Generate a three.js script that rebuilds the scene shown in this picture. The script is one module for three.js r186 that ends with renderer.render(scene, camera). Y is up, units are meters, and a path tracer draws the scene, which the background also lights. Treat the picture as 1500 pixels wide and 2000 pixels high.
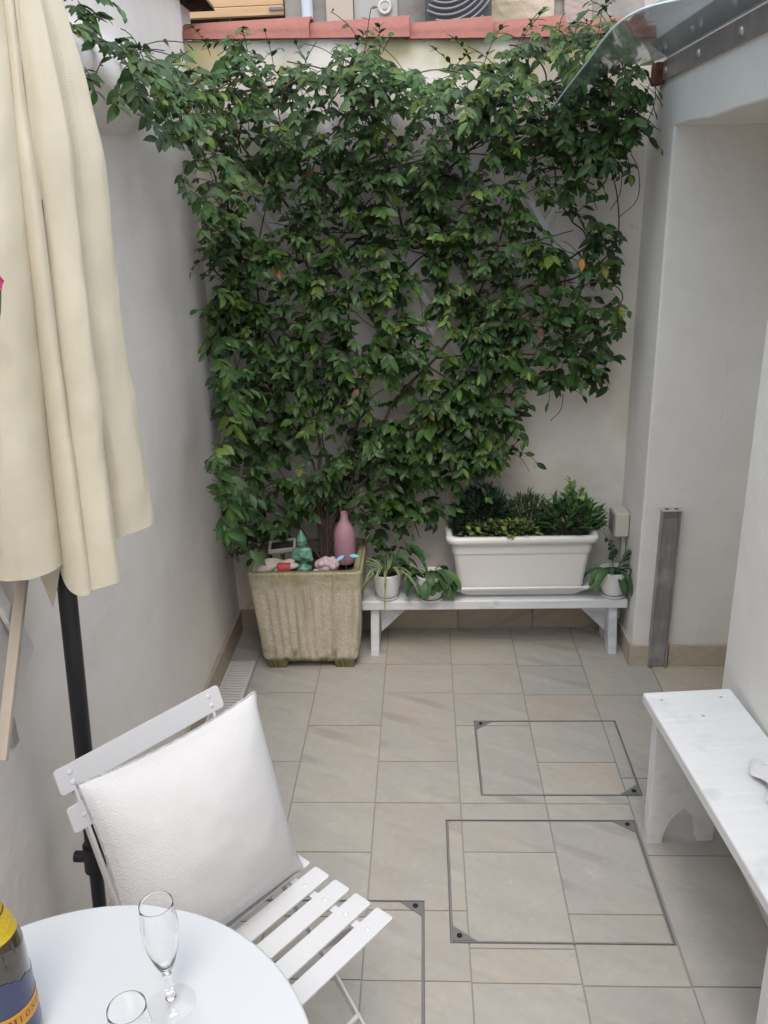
import * as THREE from 'three';
import { RoundedBoxGeometry } from 'three/addons/geometries/RoundedBoxGeometry.js';
import { mergeGeometries, mergeVertices } from 'three/addons/utils/BufferGeometryUtils.js';
import { MarchingCubes } from 'three/addons/objects/MarchingCubes.js';

// ---------------------------------------------------------------- camera
const scene = new THREE.Scene();
const camera = new THREE.PerspectiveCamera(62.43, 0.75, 0.05, 300);
const V = (x, y, z) => new THREE.Vector3(x, y, z);
// axes of the place seen from the lens, read from the vanishing points of the floor joints and wall corners
const FL = 1650, CX = 750, CY = 1000, HC = 1.85;
const fw = V(74, -616, FL).normalize();
const dn = V(150, (FL * FL + 74 * 150) / 616, FL).normalize();
const rt = dn.clone().cross(fw);
const EYE = V(0, HC, 0);
camera.position.copy(EYE);
camera.quaternion.setFromRotationMatrix(new THREE.Matrix4().makeBasis(
  V(rt.x, -dn.x, -fw.x), V(-rt.y, dn.y, fw.y), V(-rt.z, dn.z, fw.z)));
camera.updateMatrixWorld();
// a photo pixel gives a direction; the plane it lies on gives the distance
function U(u, v, axis, val) {
  const c = V(u - CX, v - CY, FL);
  const r = V(c.dot(rt), -c.dot(dn), -c.dot(fw));
  const t = (val - EYE[axis]) / r[axis];
  return EYE.clone().addScaledVector(r, t);
}
const onX = (u, v, x) => U(u, v, 'x', x), onY = (u, v, y = 0) => U(u, v, 'y', y), onZ = (u, v, z) => U(u, v, 'z', z);

// ---------------------------------------------------------------- random and noise
function rng(seed) { let s = seed >>> 0; return () => { s = (s + 0x6D2B79F5) | 0; let t = Math.imul(s ^ (s >>> 15), 1 | s); t = (t + Math.imul(t ^ (t >>> 7), 61 | t)) ^ t; return ((t ^ (t >>> 14)) >>> 0) / 4294967296; }; }
const R0 = rng(7);
const HT = new Float32Array(65536); { const r = rng(99); for (let i = 0; i < 65536; i++) HT[i] = r(); }
const hsh = (x, y) => HT[((x * 73 + y * 7919 + (x * y) * 31) & 65535)];
const sm = t => t * t * (3 - 2 * t);
function vn(x, y, p) { // value noise, period p
  let xi = Math.floor(x), yi = Math.floor(y); const fx = sm(x - xi), fy = sm(y - yi);
  const w = a => ((a % p) + p) % p; const x0 = w(xi), x1 = w(xi + 1), y0 = w(yi), y1 = w(yi + 1);
  const a = hsh(x0, y0), b = hsh(x1, y0), c = hsh(x0, y1), d = hsh(x1, y1);
  return a + (b - a) * fx + (c - a) * fy + (a - b - c + d) * fx * fy;
}
function fbm(x, y, p, o = 4) { let s = 0, a = .5, n = 0; for (let i = 0; i < o; i++) { s += a * vn(x + i * 17, y + i * 31, p); n += a; x *= 2; y *= 2; p *= 2; a *= .5; } return s / n; }
const clamp = (v, a = 0, b = 1) => Math.min(b, Math.max(a, v));
const ss = (a, b, x) => sm(clamp((x - a) / (b - a)));
const lerp = (a, b, t) => a + (b - a) * t;
const toS = c => c <= .0031308 ? c * 12.92 : 1.055 * Math.pow(c, 1 / 2.4) - .055;

// ---------------------------------------------------------------- sky, sun, exposure
function makeSky() {
  const w = 256, h = 128, d = new Float32Array(w * h * 4);
  for (let j = 0; j < h; j++) for (let i = 0; i < w; i++) {
    const el = (j + .5) / h * Math.PI - Math.PI / 2, s = Math.sin(el), k = (j * w + i) * 4;
    const cl = .86 + .28 * fbm(i / 32, j / 32, 8, 3);
    const L = s > 0 ? (1 + 2 * s) / 3 * cl : .2;
    d[k] = L * .935; d[k + 1] = L * 1.0; d[k + 2] = L * 1.11; d[k + 3] = 1;
  }
  const t = new THREE.DataTexture(d, w, h, THREE.RGBAFormat, THREE.FloatType);
  t.mapping = THREE.EquirectangularReflectionMapping; t.magFilter = THREE.LinearFilter; t.minFilter = THREE.LinearFilter; t.needsUpdate = true;
  return t;
}
const sky = makeSky(); scene.background = sky; scene.environment = sky;
const sun = new THREE.DirectionalLight(0xfff0de, 0.5);
sun.position.set(.2, 6, 1.6); sun.target.position.set(0, 0, -2); scene.add(sun, sun.target);
sun.castShadow = true; sun.shadow.radius = 45; sun.shadow.mapSize.set(2048, 2048);
Object.assign(sun.shadow.camera, { left: -4, right: 4, top: 4, bottom: -4, near: .1, far: 20 });
const renderer = new THREE.WebGLRenderer({ antialias: true });
renderer.toneMapping = THREE.LinearToneMapping; renderer.toneMappingExposure = 2.95;
renderer.shadowMap.enabled = true; renderer.shadowMap.type = THREE.PCFSoftShadowMap;

// ---------------------------------------------------------------- helpers
const used = {};
function uniq(n) { used[n] = (used[n] ?? -1) + 1; return used[n] ? `${n}_${String(used[n]).padStart(3, '0')}` : n; }
function tag(o, label, category, group, kind) { Object.assign(o.userData, { label }, category && { category }, group && { group }, kind && { kind }); return o; }
function mesh(name, geo, mat, parent) {
  const g = Array.isArray(geo) ? merge(geo) : geo;
  const m = new THREE.Mesh(g, mat); m.castShadow = m.receiveShadow = true;
  if (parent) { m.name = name; parent.add(m); } else { m.name = uniq(name); scene.add(m); }
  return m;
}
function thing(name, label, category, p = [0, 0, 0], turn = 0, group) {
  const o = new THREE.Group(); o.name = uniq(name); o.position.set(...p); o.rotation.y = turn; scene.add(o);
  return tag(o, label, category, group);
}
function struct(o) { o.userData.kind = 'structure'; return o; }
function merge(list) {
  const l = list.map(g => { let n = g.index ? g.toNonIndexed() : g.clone(); for (const k of Object.keys(n.attributes)) if (!['position', 'normal', 'uv', 'color'].includes(k)) n.deleteAttribute(k); n.morphAttributes = {}; if (!n.attributes.normal) n.computeVertexNormals(); return n; });
  const col = l.some(g => g.attributes.color), uv = l.every(g => g.attributes.uv);
  for (const g of l) { if (!uv) g.deleteAttribute('uv'); if (col && !g.attributes.color) g.setAttribute('color', new THREE.BufferAttribute(new Float32Array(g.attributes.position.count * 3).fill(1), 3)); }
  return mergeGeometries(l);
}
const T3 = (g, x, y, z) => g.translate(x, y, z);
function box(x0, x1, y0, y1, z0, z1, r = 0) {
  const w = x1 - x0, h = y1 - y0, d = z1 - z0;
  const g = r ? new RoundedBoxGeometry(w, h, d, 2, Math.min(r, w * .49, h * .49, d * .49)) : new THREE.BoxGeometry(w, h, d);
  return T3(g, (x0 + x1) / 2, (y0 + y1) / 2, (z0 + z1) / 2);
}
function cubeUV(g, ox = 0, oy = 0) { // uv in metres, by the side a face points to
  if (g.index) g = g.toNonIndexed();
  const p = g.attributes.position, n = p.count, a = new Float32Array(n * 2), A = V(), B = V(), C = V();
  for (let i = 0; i < n; i += 3) {
    A.fromBufferAttribute(p, i); B.fromBufferAttribute(p, i + 1); C.fromBufferAttribute(p, i + 2);
    const N = B.clone().sub(A).cross(C.clone().sub(A)); const ax = Math.abs(N.x), ay = Math.abs(N.y), az = Math.abs(N.z);
    [A, B, C].forEach((q, k) => { const j = (i + k) * 2; if (ay >= ax && ay >= az) { a[j] = q.x; a[j + 1] = q.z; } else if (ax >= az) { a[j] = q.z; a[j + 1] = q.y; } else { a[j] = q.x; a[j + 1] = q.y; } a[j] += ox; a[j + 1] += oy; });
  }
  g.setAttribute('uv', new THREE.BufferAttribute(a, 2)); return g;
}
function bar(a, b, w, t, up = V(0, 1, 0), r = 0) { // flat bar from a to b, w along side, t along up
  const d = b.clone().sub(a), L = d.length(); d.normalize();
  const s = d.clone().cross(up).normalize(), n = s.clone().cross(d).normalize();
  const g = r ? new RoundedBoxGeometry(w, t, L, 2, Math.min(r, t * .49, w * .49)) : new THREE.BoxGeometry(w, t, L);
  g.applyMatrix4(new THREE.Matrix4().makeBasis(s, n, d.clone().negate()).setPosition(a.clone().add(b).multiplyScalar(.5)));
  return g;
}
function tube(pts, r, seg = 24, rad = 6, r1) {
  const c = new THREE.CatmullRomCurve3(pts), g = new THREE.TubeGeometry(c, seg, r, rad, false);
  if (r1 !== undefined) { const p = g.attributes.position; for (let i = 0; i <= seg; i++) { const m = c.getPointAt(i / seg), k = lerp(1, r1 / r, i / seg); for (let j = 0; j <= rad; j++) { const q = i * (rad + 1) + j; p.setXYZ(q, m.x + (p.getX(q) - m.x) * k, m.y + (p.getY(q) - m.y) * k, m.z + (p.getZ(q) - m.z) * k); } } g.computeVertexNormals(); }
  return g;
}
const lathe = (pts, n = 40) => new THREE.LatheGeometry(pts.map(p => new THREE.Vector2(p[0], p[1])), n);
function cyl(a, b, r, r2 = r, n = 20) { const d = b.clone().sub(a), L = d.length(); const g = new THREE.CylinderGeometry(r2, r, L, n); g.applyQuaternion(new THREE.Quaternion().setFromUnitVectors(V(0, 1, 0), d.normalize())); return T3(g, ...a.clone().add(b).multiplyScalar(.5).toArray()); }
// colour texture from a function that gives linear colour; height texture from one that gives 0..1
function colTex(w, h, f, rep = 1, repY = rep) {
  const d = new Uint8Array(w * h * 4);
  for (let j = 0; j < h; j++) for (let i = 0; i < w; i++) { const c = f(i / w, j / h), k = (j * w + i) * 4; for (let q = 0; q < 3; q++) d[k + q] = clamp(toS(clamp(c[q]))) * 255; d[k + 3] = 255; }
  const t = new THREE.DataTexture(d, w, h); t.colorSpace = THREE.SRGBColorSpace; return fin(t, rep, repY);
}
function hTex(w, h, f, rep = 1, repY = rep) {
  const d = new Uint8Array(w * h * 4);
  for (let j = 0; j < h; j++) for (let i = 0; i < w; i++) { const c = clamp(f(i / w, j / h)) * 255, k = (j * w + i) * 4; d[k] = d[k + 1] = d[k + 2] = c; d[k + 3] = 255; }
  return fin(new THREE.DataTexture(d, w, h), rep, repY);
}
function fin(t, rx, ry) { t.wrapS = t.wrapT = THREE.RepeatWrapping; t.magFilter = THREE.LinearFilter; t.minFilter = THREE.LinearMipmapLinearFilter; t.generateMipmaps = true; t.repeat.set(rx, ry); t.needsUpdate = true; return t; }
const mix = (a, b, t) => [lerp(a[0], b[0], t), lerp(a[1], b[1], t), lerp(a[2], b[2], t)];
const mul = (a, k) => [a[0] * k, a[1] * k, a[2] * k];
const lin = (r, g, b) => new THREE.Color().setRGB(r, g, b);
const std = (c, o = {}) => new THREE.MeshStandardMaterial({ color: Array.isArray(c) ? lin(...c) : c, roughness: .8, ...o });
const phy = (c, o = {}) => new THREE.MeshPhysicalMaterial({ color: Array.isArray(c) ? lin(...c) : c, roughness: .5, ...o });
const WHITE = 0xffffff;

// ---------------------------------------------------------------- materials
const plasterBump = hTex(512, 512, (u, v) => .5 * fbm(u * 6, v * 6, 6, 5) + .3 * fbm(u * 5, v * 22, 2 * 11, 3) + .2 * fbm(u * 40, v * 40, 40, 2), 1 / 1.1);
function plasterTex(base, dirt, amt, seed) { return colTex(512, 512, (u, v) => { const a = fbm(u * 4 + seed, v * 4, 4, 5), b = fbm(u * 24, v * 24 + seed, 24, 3), sp = fbm(u * 64, v * 64, 64, 2); let c = mix(base, dirt, clamp((a - .42) * 2.2) * amt); c = mul(c, .965 + .07 * b); if (sp > .84 && a > .55) c = mix(c, dirt, .3); return c; }, 1 / 1.7); }
const mPlaster = std(WHITE, { map: plasterTex([.83, .785, .745], [.72, .655, .60], .45, 0), bumpMap: plasterBump, bumpScale: .006, roughness: .88 });
const mPlaster2 = std(WHITE, { map: plasterTex([.83, .805, .765], [.74, .70, .64], .4, 3), bumpMap: plasterBump, bumpScale: .007, roughness: .86 });
const mRecess = std(WHITE, { map: plasterTex([.82, .77, .69], [.73, .66, .56], .4, 5), bumpMap: plasterBump, bumpScale: .005, roughness: .86 });
const backTex = colTex(512, 768, (u, v) => { // 1.74 m by 2.4 m: mottled off-white paint, yellow green stain under the coping
  const x = -.87 + u * 1.74, y = v * 2.4, n = fbm(u * 7, v * 10, 64, 5), n2 = fbm(u * 30, v * 40, 64, 3);
  let c = mix([.82, .78, .71], [.75, .69, .60], clamp((n - .42) * 3));
  c = mul(c, .94 + .10 * n2);
  const st = ss(2.20, 2.34, y + (n2 - .5) * .12) * clamp((n - .31) * 4) ; c = mix(c, [.42, .36, .12], st * .75);
  if (n2 > .70 && n > .5) c = mix(c, [.46, .40, .30], .3);
  return c;
});
const mBack = std(WHITE, { map: backTex, bumpMap: fin(plasterBump.clone(), 1.6, 2.3), bumpScale: .007, roughness: .88 });
const tileBump = hTex(512, 512, (u, v) => .6 * fbm(u * 8 + v * 3, v * 8, 8, 5) + .4 * fbm(u * 50, v * 50, 50, 2), 1 / .8);
function stoneTex(base, warm, grey, seed) {
  return colTex(640, 640, (u, v) => {
    const w = fbm(u * 3 + seed, v * 3, 3, 4), a = fbm(u * 5 + seed, v * 5 + seed, 5, 5), gr = fbm(u * 90, v * 90, 90, 2);
    const fine = fbm(u * 4 + v * 4 + seed, v * 32 - u * 16, 4, 4), st = fbm(u * 3 + v * 3 + w * .5 + seed, v * 24 - u * 12 + w * 1.5, 3, 4);
    let c = mix(base, grey, clamp((a - .35) * 2)); c = mix(c, warm, clamp((w - .54) * 3.2) * .75);
    c = mul(c, .98 + .10 * gr + .09 * (fine - .5) * 2); if (st > .64) c = mul(c, 1 - .8 * Math.min(.2, st - .64));
    if (gr > .90) c = mix(c, [.60, .58, .55], .4);
    return c;
  }, 1 / 1.3);
}
const mTiles = [stoneTex([.43, .405, .36], [.45, .375, .30], [.39, .375, .345], 0), stoneTex([.415, .39, .35], [.44, .37, .305], [.37, .36, .335], 9)].map(t => std(WHITE, { map: t, bumpMap: tileBump, bumpScale: .0015, roughness: .48 }));
const mThresh = std(WHITE, { map: stoneTex([.52, .44, .34], [.54, .42, .30], [.49, .43, .35], 4), bumpMap: tileBump, bumpScale: .001, roughness: .5 });
const mSkirt = std(WHITE, { map: stoneTex([.42, .35, .27], [.45, .35, .25], [.38, .33, .27], 6), bumpMap: tileBump, bumpScale: .001, roughness: .55 });
const mGrout = std([.31, .295, .27], { roughness: .95 });
const paintTex = colTex(512, 512, (u, v) => { const s = fbm(u * 3, v * 46, 46, 3), b = fbm(u * 9, v * 9, 9, 4); let c = [.80, .80, .795]; c = mul(c, .95 + .07 * s); if (b > .62) c = mix(c, [.62, .63, .64], (b - .62) * 3.5); return c; }, 1 / .8);
const paintBump = hTex(512, 512, (u, v) => .7 * fbm(u * 3, v * 60, 60, 3) + .3 * fbm(u * 20, v * 20, 20, 3), 1 / .8);
const mPaint = std(WHITE, { map: paintTex, bumpMap: paintBump, bumpScale: .0018, roughness: .5 });
const shabTex = colTex(512, 512, (u, v) => { const s = fbm(u * 4, v * 40, 40, 3), b = fbm(u * 7, v * 14, 14, 4); let c = mul([.74, .76, .78], .94 + .1 * s); if (b > .55) c = mix(c, [.45, .48, .52], clamp((b - .55) * 4) * .55); return c; }, 1 / .7);
const mShab = std(WHITE, { map: shabTex, bumpMap: paintBump, bumpScale: .0022, roughness: .6 });
const mSteelWhite = phy([.68, .68, .69], { roughness: .38, clearcoat: .25, clearcoatRoughness: .3 });
const mPlastic = phy([.78, .765, .74], { roughness: .38 });
const mCeramic = phy([.80, .80, .795], { roughness: .22, clearcoat: .5, clearcoatRoughness: .15 });
const mSoil = std(WHITE, { map: colTex(256, 256, (u, v) => mul([.05, .038, .028], .5 + fbm(u * 20, v * 20, 20, 3)), 4), bumpMap: hTex(256, 256, (u, v) => fbm(u * 24, v * 24, 24, 3), 4), bumpScale: .01, roughness: 1 });
const mMetal = std(WHITE, { map: colTex(256, 256, (u, v) => { const s = fbm(u * 60, v * 3, 60, 3), b = fbm(u * 5, v * 5, 5, 4); return mul(mix([.33, .32, .32], [.44, .43, .42], clamp((b - .4) * 3)), .85 + .3 * s); }, 3), roughness: .5, metalness: .55, bumpMap: hTex(256, 256, (u, v) => fbm(u * 60, v * 3, 60, 2), 3), bumpScale: .0005 });
const mFrame = std([.20, .20, .20], { roughness: .45, metalness: .6 });
const mDarkHole = std([.01, .01, .01]);
const mBark = std(WHITE, { vertexColors: false, map: colTex(128, 128, (u, v) => mul([.075, .048, .035], .6 + .8 * fbm(u * 6, v * 20, 20, 3)), 2), roughness: .9 });
const leafCols = [[.038, .080, .020], [.048, .100, .022], [.029, .064, .019], [.037, .083, .025], [.082, .135, .022], [.023, .050, .016]];
const mLeaf = leafCols.map(c => phy(c, { roughness: .45, specularIntensity: .55, side: THREE.DoubleSide }));
const mLeafI = phy([1, 1, 1], { roughness: .45, specularIntensity: .55, side: THREE.DoubleSide });
const mVC = phy([1, 1, 1], { roughness: .5, side: THREE.DoubleSide, vertexColors: true });
const terTex = colTex(512, 256, (u, v) => { const a = fbm(u * 6, v * 6, 6, 4), b = fbm(u * 40, v * 40, 40, 2); let c = mix([.25, .085, .067], [.30, .115, .09], a); c = mul(c, .9 + .2 * b); return c; }, 2);
const mTerra = std(WHITE, { map: terTex, bumpMap: hTex(256, 256, (u, v) => fbm(u * 30, v * 30, 30, 3), 3), bumpScale: .001, roughness: .72 });

// ================================================================ the setting
const ZB = -3.45, XL = -.868, XR = .838, ZJ = -3.11, XN = .892, ZN = -2.27;
struct(mesh('ground', T3(new THREE.BoxGeometry(120, .2, 120), 0, -.16, 0), std([.22, .21, .19], { roughness: 1 })));

// floor: grout bed with every tile a piece of its own; three tiled access covers are cut out of it
const floor = new THREE.Group(); floor.name = 'floor'; scene.add(floor); struct(floor);
tag(floor, 'beige grey stone tile paving of the courtyard');
mesh('grout_bed', box(-1.0, XR + .5, -.05, -.0035, ZB - .1, 1.0), mGrout, floor);
const covers = [
  { r: [.164, .690, -2.710, -2.285], c: ['tl', 'br'], label: 'tiled floor access cover lying nearest the low plant bench' },
  { r: [.045, .634, -2.172, -1.698], c: ['tr', 'bl'], label: 'large tiled floor access cover beside the foot of the white wall bench' },
  { r: [-.572, -.022, -1.843, -1.33], c: ['tr'], label: 'tiled floor access cover partly under the slatted chair seat' }];
for (const k of covers) { k.g = thing('access_cover', k.label, 'floor cover', [0, 0, 0], 0, 'tiled access covers in the floor'); }
const XC = [-.735, -.457, -.182, .095, .370, .638, .915];
const JV = [[1262, 1353, 1487, 1640, 1800], [1297, 1417, 1567, 1664, 1790, 1913], [1297, 1353, 1487, 1568, 1778, 1916], [1248, 1297, 1355, 1417, 1569, 1664, 1852, 1920], [1250, 1300, 1357, 1489, 1570, 1785, 1925], [1357, 1520, 1671, 1926]];
const G = .0022;
function rectMinus(r, h) { // r minus h, as rectangles
  const [a, b, c, d] = r, [e, f, g, k] = h;
  if (e >= b || f <= a || g >= d || k <= c) return [r];
  const o = []; const x0 = Math.max(a, e), x1 = Math.min(b, f);
  if (a < e) o.push([a, e, c, d]); if (f < b) o.push([f, b, c, d]);
  if (c < g) o.push([x0, x1, c, g]); if (k < d) o.push([x0, x1, k, d]);
  return o;
}
const rt1 = rng(21);
function tilePiece(rects, parent, mat, y = 0) {
  const ox = rt1() * 5, oy = rt1() * 5, dy = (rt1() - .5) * .0012;
  const gs = rects.filter(r => r[1] - r[0] > .004 && r[3] - r[2] > .004).map(r => cubeUV(box(r[0], r[1], y - .009, y + dy, r[2], r[3]), ox, oy));
  if (gs.length) mesh('tile', gs, mat, parent);
}
const edge = .009, mPlate = std([.24, .24, .23], { roughness: .5, metalness: .4 });
for (let i = 0; i < 6; i++) {
  const uc = [545, 650, 815, 955, 1090, 1260][i];
  const zs = [ZB, ...JV[i].map(v => onY(uc, v).z)]; let z = zs[zs.length - 1], k = 0; while (z < .9) { z += [.42, .28, .55, .3][(k++ + i) % 4]; zs.push(z); }
  for (let j = 0; j + 1 < zs.length; j++) {
    const r = [XC[i] + G, XC[i + 1] - G, zs[j] + G, zs[j + 1] - G];
    let out = [r];
    for (const c of covers) {
      const [a, b, p, q] = c.r; const ins = [Math.max(r[0], a + edge), Math.min(r[1], b - edge), Math.max(r[2], p + edge), Math.min(r[3], q - edge)];
      if (ins[1] - ins[0] > .005 && ins[3] - ins[2] > .005) tilePiece([ins], c.g, mTiles[rt1() < .5 ? 0 : 1]);
      out = out.flatMap(s => rectMinus(s, c.r));
    }
    tilePiece(out, floor, mTiles[rt1() < .5 ? 0 : 1]);
  }
}
// strip beside the left wall, and behind the drain
for (let z = ZB; z < -3.2; z += .29) tilePiece([[XL - .02, XC[0] - G, z + G, Math.min(z + .29, -3.165) - G]], floor, mTiles[0]);
for (let z = -1.2; z < .9; z += .4) tilePiece([[XL - .02, XC[0] - G, z + G, z + .4 - G]], floor, mTiles[1]);
for (const c of covers) {
  const [a, b, p, q] = c.r, e = edge - .0015, y = -.0006;
  // outer angle, dark joint, inner angle
  for (const [i, w, mat, n] of [[0, .003, mFrame, 'outer_frame'], [.0052, .003, mMetal, 'inner_frame']])
    mesh(n, [box(a + i, b - i, -.012, y, p + i, p + i + w), box(a + i, b - i, -.012, y, q - i - w, q - i), box(a + i, a + i + w, -.012, y, p + i + w, q - i - w), box(b - i - w, b - i, -.012, y, p + i + w, q - i - w)], mat, c.g);
  for (const k of c.c) {
    const x = k[1] === 'l' ? a + e : b - e, z = k[0] === 't' ? p + e : q - e, sx = k[1] === 'l' ? 1 : -1, sz = k[0] === 't' ? 1 : -1, s = .05;
    const sh = new THREE.Shape(); const P = [[0, 0], [s * sx * 1.25, 0], [0, s * sz]]; sh.moveTo(...P[0]); sh.lineTo(...P[1]); sh.lineTo(...P[2]); sh.closePath();
    const g = new THREE.ExtrudeGeometry(sh, { depth: .006, bevelEnabled: false }); g.rotateX(Math.PI / 2); g.translate(x, .0026, z);
    const cp = mesh('corner_plate', g, mPlate, c.g);
    mesh('lifting_hole', T3(new THREE.CylinderGeometry(.0075, .0075, .003, 16), x + sx * s * .36, .0028, z + sz * s * .3), mDarkHole, cp);
  }
}
// doorway floor
const thr = [[XR + .08, 1.24, ZJ + .002, -2.75], [XR + .08, 1.24, -2.746, -2.28]];
for (const r of thr) { const g = cubeUV(box(r[0], r[1], -.02, .0, r[2], r[3]), rt1() * 3, rt1() * 3); mesh('threshold_tile', g, mThresh, floor); }

// ---- walls. A wall face is a fine grid, gently uneven, on a solid body
function unevenFace(w, h, nx, ny, amp, seed) { // in xy, facing +z, origin at lower left
  const g = new THREE.PlaneGeometry(w, h, nx, ny); g.translate(w / 2, h / 2, 0); const p = g.attributes.position;
  for (let i = 0; i < p.count; i++) { const x = p.getX(i), y = p.getY(i); p.setZ(i, (fbm(x * 2.2 + seed, y * 1.7, 64, 3) - .5) * amp + (fbm(x * 7 + seed, y * 7, 64, 2) - .5) * amp * .25); }
  g.computeVertexNormals(); return g;
}
// back wall
const backWall = thing('back_wall', 'low plastered rear wall in cream and white under red coping tiles', 'wall');
{ const f = unevenFace(1.74, 2.40, 60, 80, .012, 3); f.translate(-.87, 0, ZB); // uv 0..1 from the plane
  mesh('wall_body', box(-1.3, 1.3, -.02, 2.39, ZB - .26, ZB - .012), mPlaster, backWall);
  mesh('wall_face', f, mBack, backWall); }
const copY = x => 2.385 - .036 * x;
function copingTile(x0, x1, k) {
  const n = 14, m = 6, pos = [], idx = [], uv = [];
  for (let j = 0; j <= m; j++) { const t = j / m, x = lerp(x0 - .015, x1, t), hw = lerp(.135, .158, t), hh = lerp(.066, .09, t), y0 = copY(x) - .004 + (k % 2 ? .003 : 0);
    for (let s = 0; s < 2; s++) for (let i = 0; i <= n; i++) { const a = Math.PI * i / n, q = s ? .86 : 1; pos.push(x, y0 + Math.sin(a) ** .8 * hh * q - (s ? .001 : 0), ZB - .12 + Math.cos(a) * hw * q); uv.push(x, a * .12); } }
  const W = (n + 1) * 2, Q = (a, b, c, d) => idx.push(a, b, c, b, d, c);
  for (let j = 0; j < m; j++) for (let i = 0; i < n; i++) { const a = j * W + i; Q(a, a + 1, a + W, a + W + 1); const b = a + n + 1; Q(b + 1, b, b + W + 1, b + W); }
  for (const j of [0, m]) for (let i = 0; i < n; i++) { const a = j * W + i, b = a + n + 1; j ? Q(a, a + 1, b, b + 1) : Q(a + 1, a, b + 1, b); }
  for (let j = 0; j < m; j++) { const a = j * W, b = a + n + 1; Q(a + W, a, b + W, b); const c = a + n, d = b + n; Q(c, c + W, d, d + W); }
  const g = new THREE.BufferGeometry(); g.setAttribute('position', new THREE.Float32BufferAttribute(pos, 3)); g.setAttribute('uv', new THREE.Float32BufferAttribute(uv, 2)); g.setIndex(idx);
  const f = g.toNonIndexed(); f.computeVertexNormals(); const s = mergeVertices(g, 1e-5); s.computeVertexNormals(); return s;
}
[-.845, -.395, -.035, .262, .52, .80, 1.1].forEach((x, i, A) => { if (i < A.length - 1) mesh('coping_tile', copingTile(x, A[i + 1], i), mTerra, backWall); });
mesh('mortar_bed', cubeUV(box(-.86, 1.1, 2.34, 2.41, ZB - .235, ZB - .004, .01)), std([.42, .38, .27], { roughness: 1 }), backWall);
for (let x = -.87, i = 0; x < .83; x += .335, i++) mesh('skirting_tile', cubeUV(box(x + .002, Math.min(x + .333, .836), 0.001, .1, ZB - .004, ZB + .014), i * .7, i * .4), mSkirt, backWall);

// left wall
const leftWall = thing('left_wall', 'tall white plastered boundary wall behind the closed parasol', 'wall');
{ const L = 4.9, h = 2.56, g = unevenFace(L, h, 150, 70, .016, 11), p = g.attributes.position; // x along z from 1.45 to -3.45
  for (let i = 0; i < p.count; i++) { const z = 1.45 - p.getX(i), y = p.getY(i); let o = p.getZ(i);
    o += .022 * ss(-1.62, -1.42, z + .06 * (y - .9)) * (1 - ss(1.3, 1.8, y));              // thicker render near the bracket
    o += .085 * Math.exp(-Math.pow((y - 2.165 + .012 * Math.sin(z * 7)) / .085, 6)) * ss(-2.95, -2.55, z); // rounded string course
    o += .012 * ss(1.7, 2.05, y);
    p.setXYZ(i, o, y, z); }
  g.computeVertexNormals(); g.translate(XL, 0, 0);
  const f = cubeUV(g); mesh('wall_face', smooth(f), mPlaster, leftWall);
  mesh('wall_body', box(XL - .3, XL - .03, -.02, 2.56, ZB - .3, 1.45), mPlaster, leftWall);
  const cg = []; for (let i = 0; i < 16; i++) { const z = -3.62 + i * .33; const t = new THREE.CylinderGeometry(.13, .15, .36, 14, 1, false, 0, Math.PI); t.rotateZ(Math.PI / 2); t.rotateY(-Math.PI / 2); t.scale(1, .5, 1); cg.push(T3(t, XL - .07, 2.565, z)); }
  cg.forEach(c => mesh('coping_tile', cubeUV(c), std([.34, .29, .25], { roughness: .95, bumpMap: plasterBump, bumpScale: .012, map: terOld() }), leftWall));
  for (let z = ZB + .016, i = 0; z < 1.2; z += .335, i++) mesh('skirting_tile', cubeUV(box(XL - .004, XL + .014, .001, .1, z + .002, z + .333), i * .9, i * .3), mSkirt, leftWall);
}
function smooth(g) { const k = g.attributes.uv; const n = g.attributes.position.count; return g; }
var _to; function terOld() { return _to ??= colTex(256, 256, (u, v) => { const a = fbm(u * 8, v * 8, 8, 4), b = fbm(u * 30, v * 30, 30, 2); return mul(mix([.42, .36, .32], [.14, .13, .11], clamp((a - .4) * 3)), .8 + .4 * b); }, 3); }

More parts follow.
